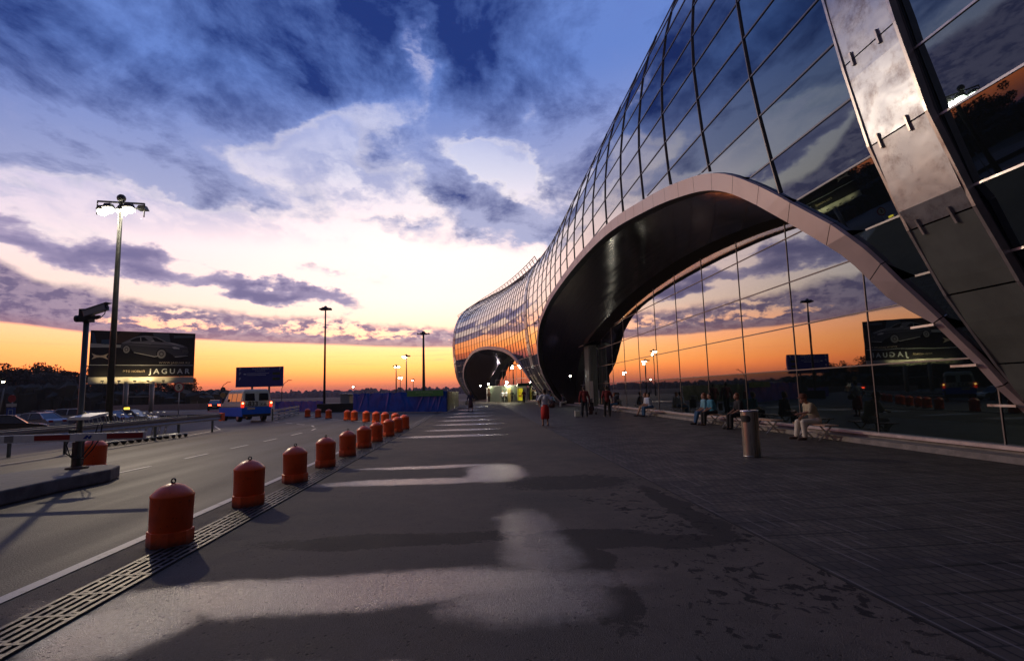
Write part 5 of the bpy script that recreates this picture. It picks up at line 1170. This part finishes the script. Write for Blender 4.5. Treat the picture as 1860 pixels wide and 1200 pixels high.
def stand(stride=0., arms=((-.30, .02, .82), (.30, .02, .82)), el=None, lean=0., wide=.0):
    s = stride; z = .93-abs(s)*.12
    J = dict(hip=(0, 0, z), chest=(0, lean*.6, z+.36), neck=(0, lean, z+.54), head=(0, lean+.02, z+.70), face=(0, 1, -.05),
             shL=(-.17, lean, z+.47), shR=(.17, lean, z+.47), wrL=arms[0], wrR=arms[1],
             hpL=(-.09, 0, z-.05), hpR=(.09, 0, z-.05), knL=(-.10-wide, s*.5+.02, .50), knR=(.10+wide, -s*.35+.02, .50),
             anL=(-.11-wide, s*.9, .085), anR=(.11+wide, -s*.9, .10 if s else .085), toL=(-.12-wide, s*.9+.16, .035), toR=(.12+wide, -s*.9+.15, .035))
    for q, sx in (('L', -1), ('R', 1)):
        a = Vector(J['sh'+q]); w = Vector(J['wr'+q]); J['el'+q] = tuple((a+w)/2+Vector((sx*.05, -.05, 0))) if not el else el[0 if sx < 0 else 1]
    return J
def sit(lean=.08, head=(0, .12, 1.20), hands=((-.12, .36, .58), (.12, .36, .58)), feet=((-.12, .44), (.12, .44)), face=(0, 1, -.15), knz=.5):
    J = dict(hip=(0, -.02, .53), chest=(0, lean*.6, .87), neck=(0, lean, 1.03), head=head, face=face, shL=(-.17, lean, .97), shR=(.17, lean, .97),
             wrL=hands[0], wrR=hands[1], hpL=(-.09, 0, .50), hpR=(.09, 0, .50), knL=(feet[0][0], .42, knz), knR=(feet[1][0], .42, knz),
             anL=(feet[0][0], feet[0][1], .085), anR=(feet[1][0], feet[1][1], .085), toL=(feet[0][0]-.02, feet[0][1]+.17, .035), toR=(feet[1][0]+.02, feet[1][1]+.17, .035))
    for q, sx in (('L', -1), ('R', 1)):
        a = Vector(J['sh'+q]); w = Vector(J['wr'+q]); J['el'+q] = tuple((a+w)/2+Vector((sx*.06, -.10, -.06)))
    return J
cl = lambda n, c: pm('cloth_'+n, c, .85, bump=.25, bscale=25)
white, red, black, beige, cream_c, blue, jean, maroon = cl('white', (.62, .63, .68)), cl('red', (.45, .02, .02)), cl('black', (.014, .014, .018)), cl('beige', (.46, .40, .27)), cl('cream', (.75, .69, .56)), cl('blue', (.05, .22, .34)), cl('jean', (.03, .09, .2)), cl('maroon', (.16, .015, .02))
tan_shoe = pm('brown_shoe', (.07, .04, .03), .5)
FW_ = PI/2          # facing -X
figure((3.12, 24.5, .004), .0, 'woman in a white blouse and long red skirt standing with her back to us', stand(.05, ((-.27, -.02, 1.0), (.27, -.02, .98)), el=[(-.33, -.1, 1.18), (.33, -.1, 1.18)]), white, None, skirt=red, vox=.018, sleeve=.4, long_hair=False, shoe=pm('red_shoe', (.12, .02, .02), .4), sc=.96)
hbg = empty('handbag', (3.45, 24.42, .8), label='brown shoulder handbag on the right side of the woman in red', cat='handbag')
MB().lathe([(.06, 0), (.13, .02), (.15, .14), (.10, .26), (.03, .28)], 12).build('bag', pm('brown_leather', (.10, .04, .025), .5), hbg); MB().tube([(-.08, 0, .24), (-.1, 0, .5), (-.05, 0, .62), (.0, 0, .5), (.08, 0, .24)], .012, 6).build('strap', pm('brown_leather', (.10, .04, .025), .5), hbg)
figure((-.49, 45.6, 0), .25, 'woman in a dark dress walking away along the walkway near the leg', stand(.22), cl('navy', (.03, .03, .08)), None, skirt=cl('plum', (.10, .05, .07)), long_hair=True, vox=.024, hair=hair_b, shoe=blks, sc=.97)
tag(MB().lathe([(.05, 0), (.12, .02), (.13, .3), (.02, .42)], 10, c=(-.85, 45.7, .55)).build('shopping_bag', cl('pale', (.42, .42, .36))), 'pale bag hanging at the left of the woman walking on the walkway', 'bag')
figure((6.3, 31.2, .004), .05, 'man in dark clothes with red shoulders walking away, left of the two walkers', stand(.12, ((-.28, .0, .82), (.30, .02, .80))), maroon, cl('dark_blue', (.015, .02, .035)), vox=.022, sleeve=.95, sc=1.03)
jk = MB(); jk.box((0, 0, 0), (.4, .3, .2))
figure((7.45, 30.4, .004), -.05, 'man in a dark red top and black trousers walking away, right of the two', stand(.14, ((-.28, .0, .85), (.30, .0, .85))), maroon, black, vox=.022, sleeve=.6, sc=1.02)
def handle_bag(loc, mat, label, d=(.34, .16, .42), rz=0):
    r = empty('bag', loc, rz, label=label, cat='bag'); MB().box((0, 0, d[2]/2), d).build('body', mat, r, bevel=.03); MB().tube([(-.1, 0, d[2]), (-.09, 0, d[2]+.14), (.09, 0, d[2]+.14), (.1, 0, d[2])], .012, 6).build('handle', black_rub, r); return r
handle_bag((5.88, 31.3, .02), pm('pale_box', (.4, .42, .4), .5), 'pale box shaped bag at the left hand of the left walker', (.3, .25, .36))
handle_bag((6.68, 31.25, .15), pm('brown_leather', (.10, .04, .025), .5), 'brown bag in the right hand of the left walker', (.24, .1, .44))
lc = empty('luggage_cart', (7.25, 33.9, .004), .3, label='loaded luggage cart with dark bags ahead of the right walker', cat='trolley')
MB().tube([(-.25, -.3, .15), (-.25, -.35, 1.0), (.25, -.35, 1.0), (.25, -.3, .15)], .018, 6).build('frame', steel, lc); MB().box((0, .1, .18), (.5, .8, .03)).build('platform', steel, lc)
for x in (-.25, .25): MB().tube([(x-.02, -.2, .08), (x+.02, -.2, .08)], .08, 12).build('wheel', black_rub, lc)
tag(MB().box((7.2, 34.1, .5), (.42, .5, .55), .3).build('suitcase', pm('dark_suitcase', (.02, .02, .025), .6), bevel=.04), 'dark suitcase lying on the luggage cart', 'suitcase')
tag(MB().box((7.2, 34.05, .9), (.3, .4, .24), .4).build('travel_bag', pm('grey_bag', (.2, .2, .2), .6), bevel=.05), 'small grey travel bag on top of the dark suitcase', 'bag')
# seated along the wall, facing the road
SX_ = 9.78
man = figure((SX_, 15.05, .0), FW_-.12, 'man in a beige shirt, cream trousers and brown hat sitting on the nearest bench', sit(.16, (-.02, .30, 1.17), ((-.16, .50, .74), (.12, .34, .62)), ((-.17, .40), (.17, .48)), (-.25, 1, -.35)), beige, cream_c, hair=hair_b, vox=.014, sleeve=.48, shoe=tan_shoe, hat=pm('brown_felt_hat', (.13, .045, .02), .8), sc=1.0)
ph = empty('book', (9.27, 15.2, .76), FW_, label='small dark book held by the man in beige', cat='book')
MB().box((0, .0, .0), (.22, .03, .15), M=Matrix.Rotation(-.7, 3, 'X')).build('cover', blks, ph); MB().box((0, -.012, .012), (.20, .03, .13), M=Matrix.Rotation(-.7, 3, 'X')).build('pages', beige, ph)
figure((SX_, 21.75, 0), FW_, 'person in a blue shirt and black trousers, nearer of the couple in blue', sit(.1, hands=((-.1, .33, .62), (.1, .33, .6))), blue, black, vox=.018, sleeve=.5, shoe=tan_shoe)
figure((SX_, 22.35, 0), FW_-.1, 'person in a light blue shirt and jeans, farther of the couple in blue', sit(.12, feet=((-.1, .55), (.12, .5))), cl('pale_blue', (.16, .36, .46)), jean, hair=hair_b, vox=.018, long_hair=True)
figure((SX_, 19.45, 0), FW_, 'person with reddish hair seated behind the litter bin, mostly hidden', sit(.06), black, black, hair=hair_b, vox=.02)
figure((SX_, 29.75, 0), FW_, 'man in a white shirt and blue jeans, nearer of the couple in white', sit(.14), cl('white_blue', (.42, .5, .66)), jean, vox=.02)
figure((SX_, 30.35, 0), FW_-.1, 'woman in a pale top with bare legs, farther of the couple in white', sit(.06, feet=((-.1, .62), (.05, .55))), white, beige, hair=hair_b, vox=.02, bare=True)
figure((SX_, 37.3, 0), FW_, 'lone small person in grey sitting near the corrugated lobby box', sit(.15), cl('grey', (.09, .08, .11)), jean, vox=.022, hair=hair_b)
def lowwall_sitter(x, y, lab, t, l, hr=hair_d, bare=False): figure((x, y, -.04), FW_, lab, sit(.2, head=(0, .26, 1.15)), t, l, vox=.026, hair=hr, bare=bare)
lowwall_sitter(8.2, 49.5, 'person in grey crouching with pale bare legs beside the near leg of the terminal', cl('grey', (.09, .08, .11)), cream_c, hair_d)
lowwall_sitter(7.6, 52.6, 'person in a light blue shirt sitting low in front of the near leg', cl('sky', (.3, .42, .6)), black)
figure((7.1, 62.5, 0), -.9, 'person in white sitting low between the yellow poster and the near leg', sit(.15), white, black, vox=.028)
figure((3.95, 80.8, 0), 2.9, 'leftmost of the three people standing by the pale hoarding, white shirt', stand(.02), white, black, vox=.028)
figure((4.45, 80.4, 0), 3.4, 'middle of the three people by the hoarding, white shirt, turned to the left one', stand(.0), white, black, vox=.028)
figure((5.25, 79.0, 0), 3.1, 'rightmost of the three people by the hoarding, grey clothes', stand(.02), cl('grey_green', (.2, .22, .18)), cl('grey', (.09, .08, .11)), vox=.028)
figure((6.35, 72.0, 0), 2.6, 'person in dark red standing beside the yellow poster', stand(.0), maroon, black, vox=.028)
figure((2.0, 84.8, 0), 2.9, 'person in a doorway at the left end of the hoarding', stand(.0), cl('brown', (.12, .06, .04)), black, vox=.028)

# ------------------------------------------------------------------ evening haze
hz = MB().bb((-5300, -420, -5), (2450, 3300, 27)).build('haze', [])
hm_ = bpy.data.materials.new('haze_air'); hm_.use_nodes = True; hm_.node_tree.nodes.clear()
pv_ = hm_.node_tree.nodes.new('ShaderNodeVolumePrincipled'); pv_.inputs['Color'].default_value = (.75, .72, .85, 1); pv_.inputs['Density'].default_value = .00022; pv_.inputs['Anisotropy'].default_value = .2
ho_ = hm_.node_tree.nodes.new('ShaderNodeOutputMaterial'); hm_.node_tree.links.new(pv_.outputs[0], ho_.inputs['Volume']); hz.data.materials.append(hm_)
tag(hz, 'thin evening haze over the far ground', 'haze', kind='stuff')
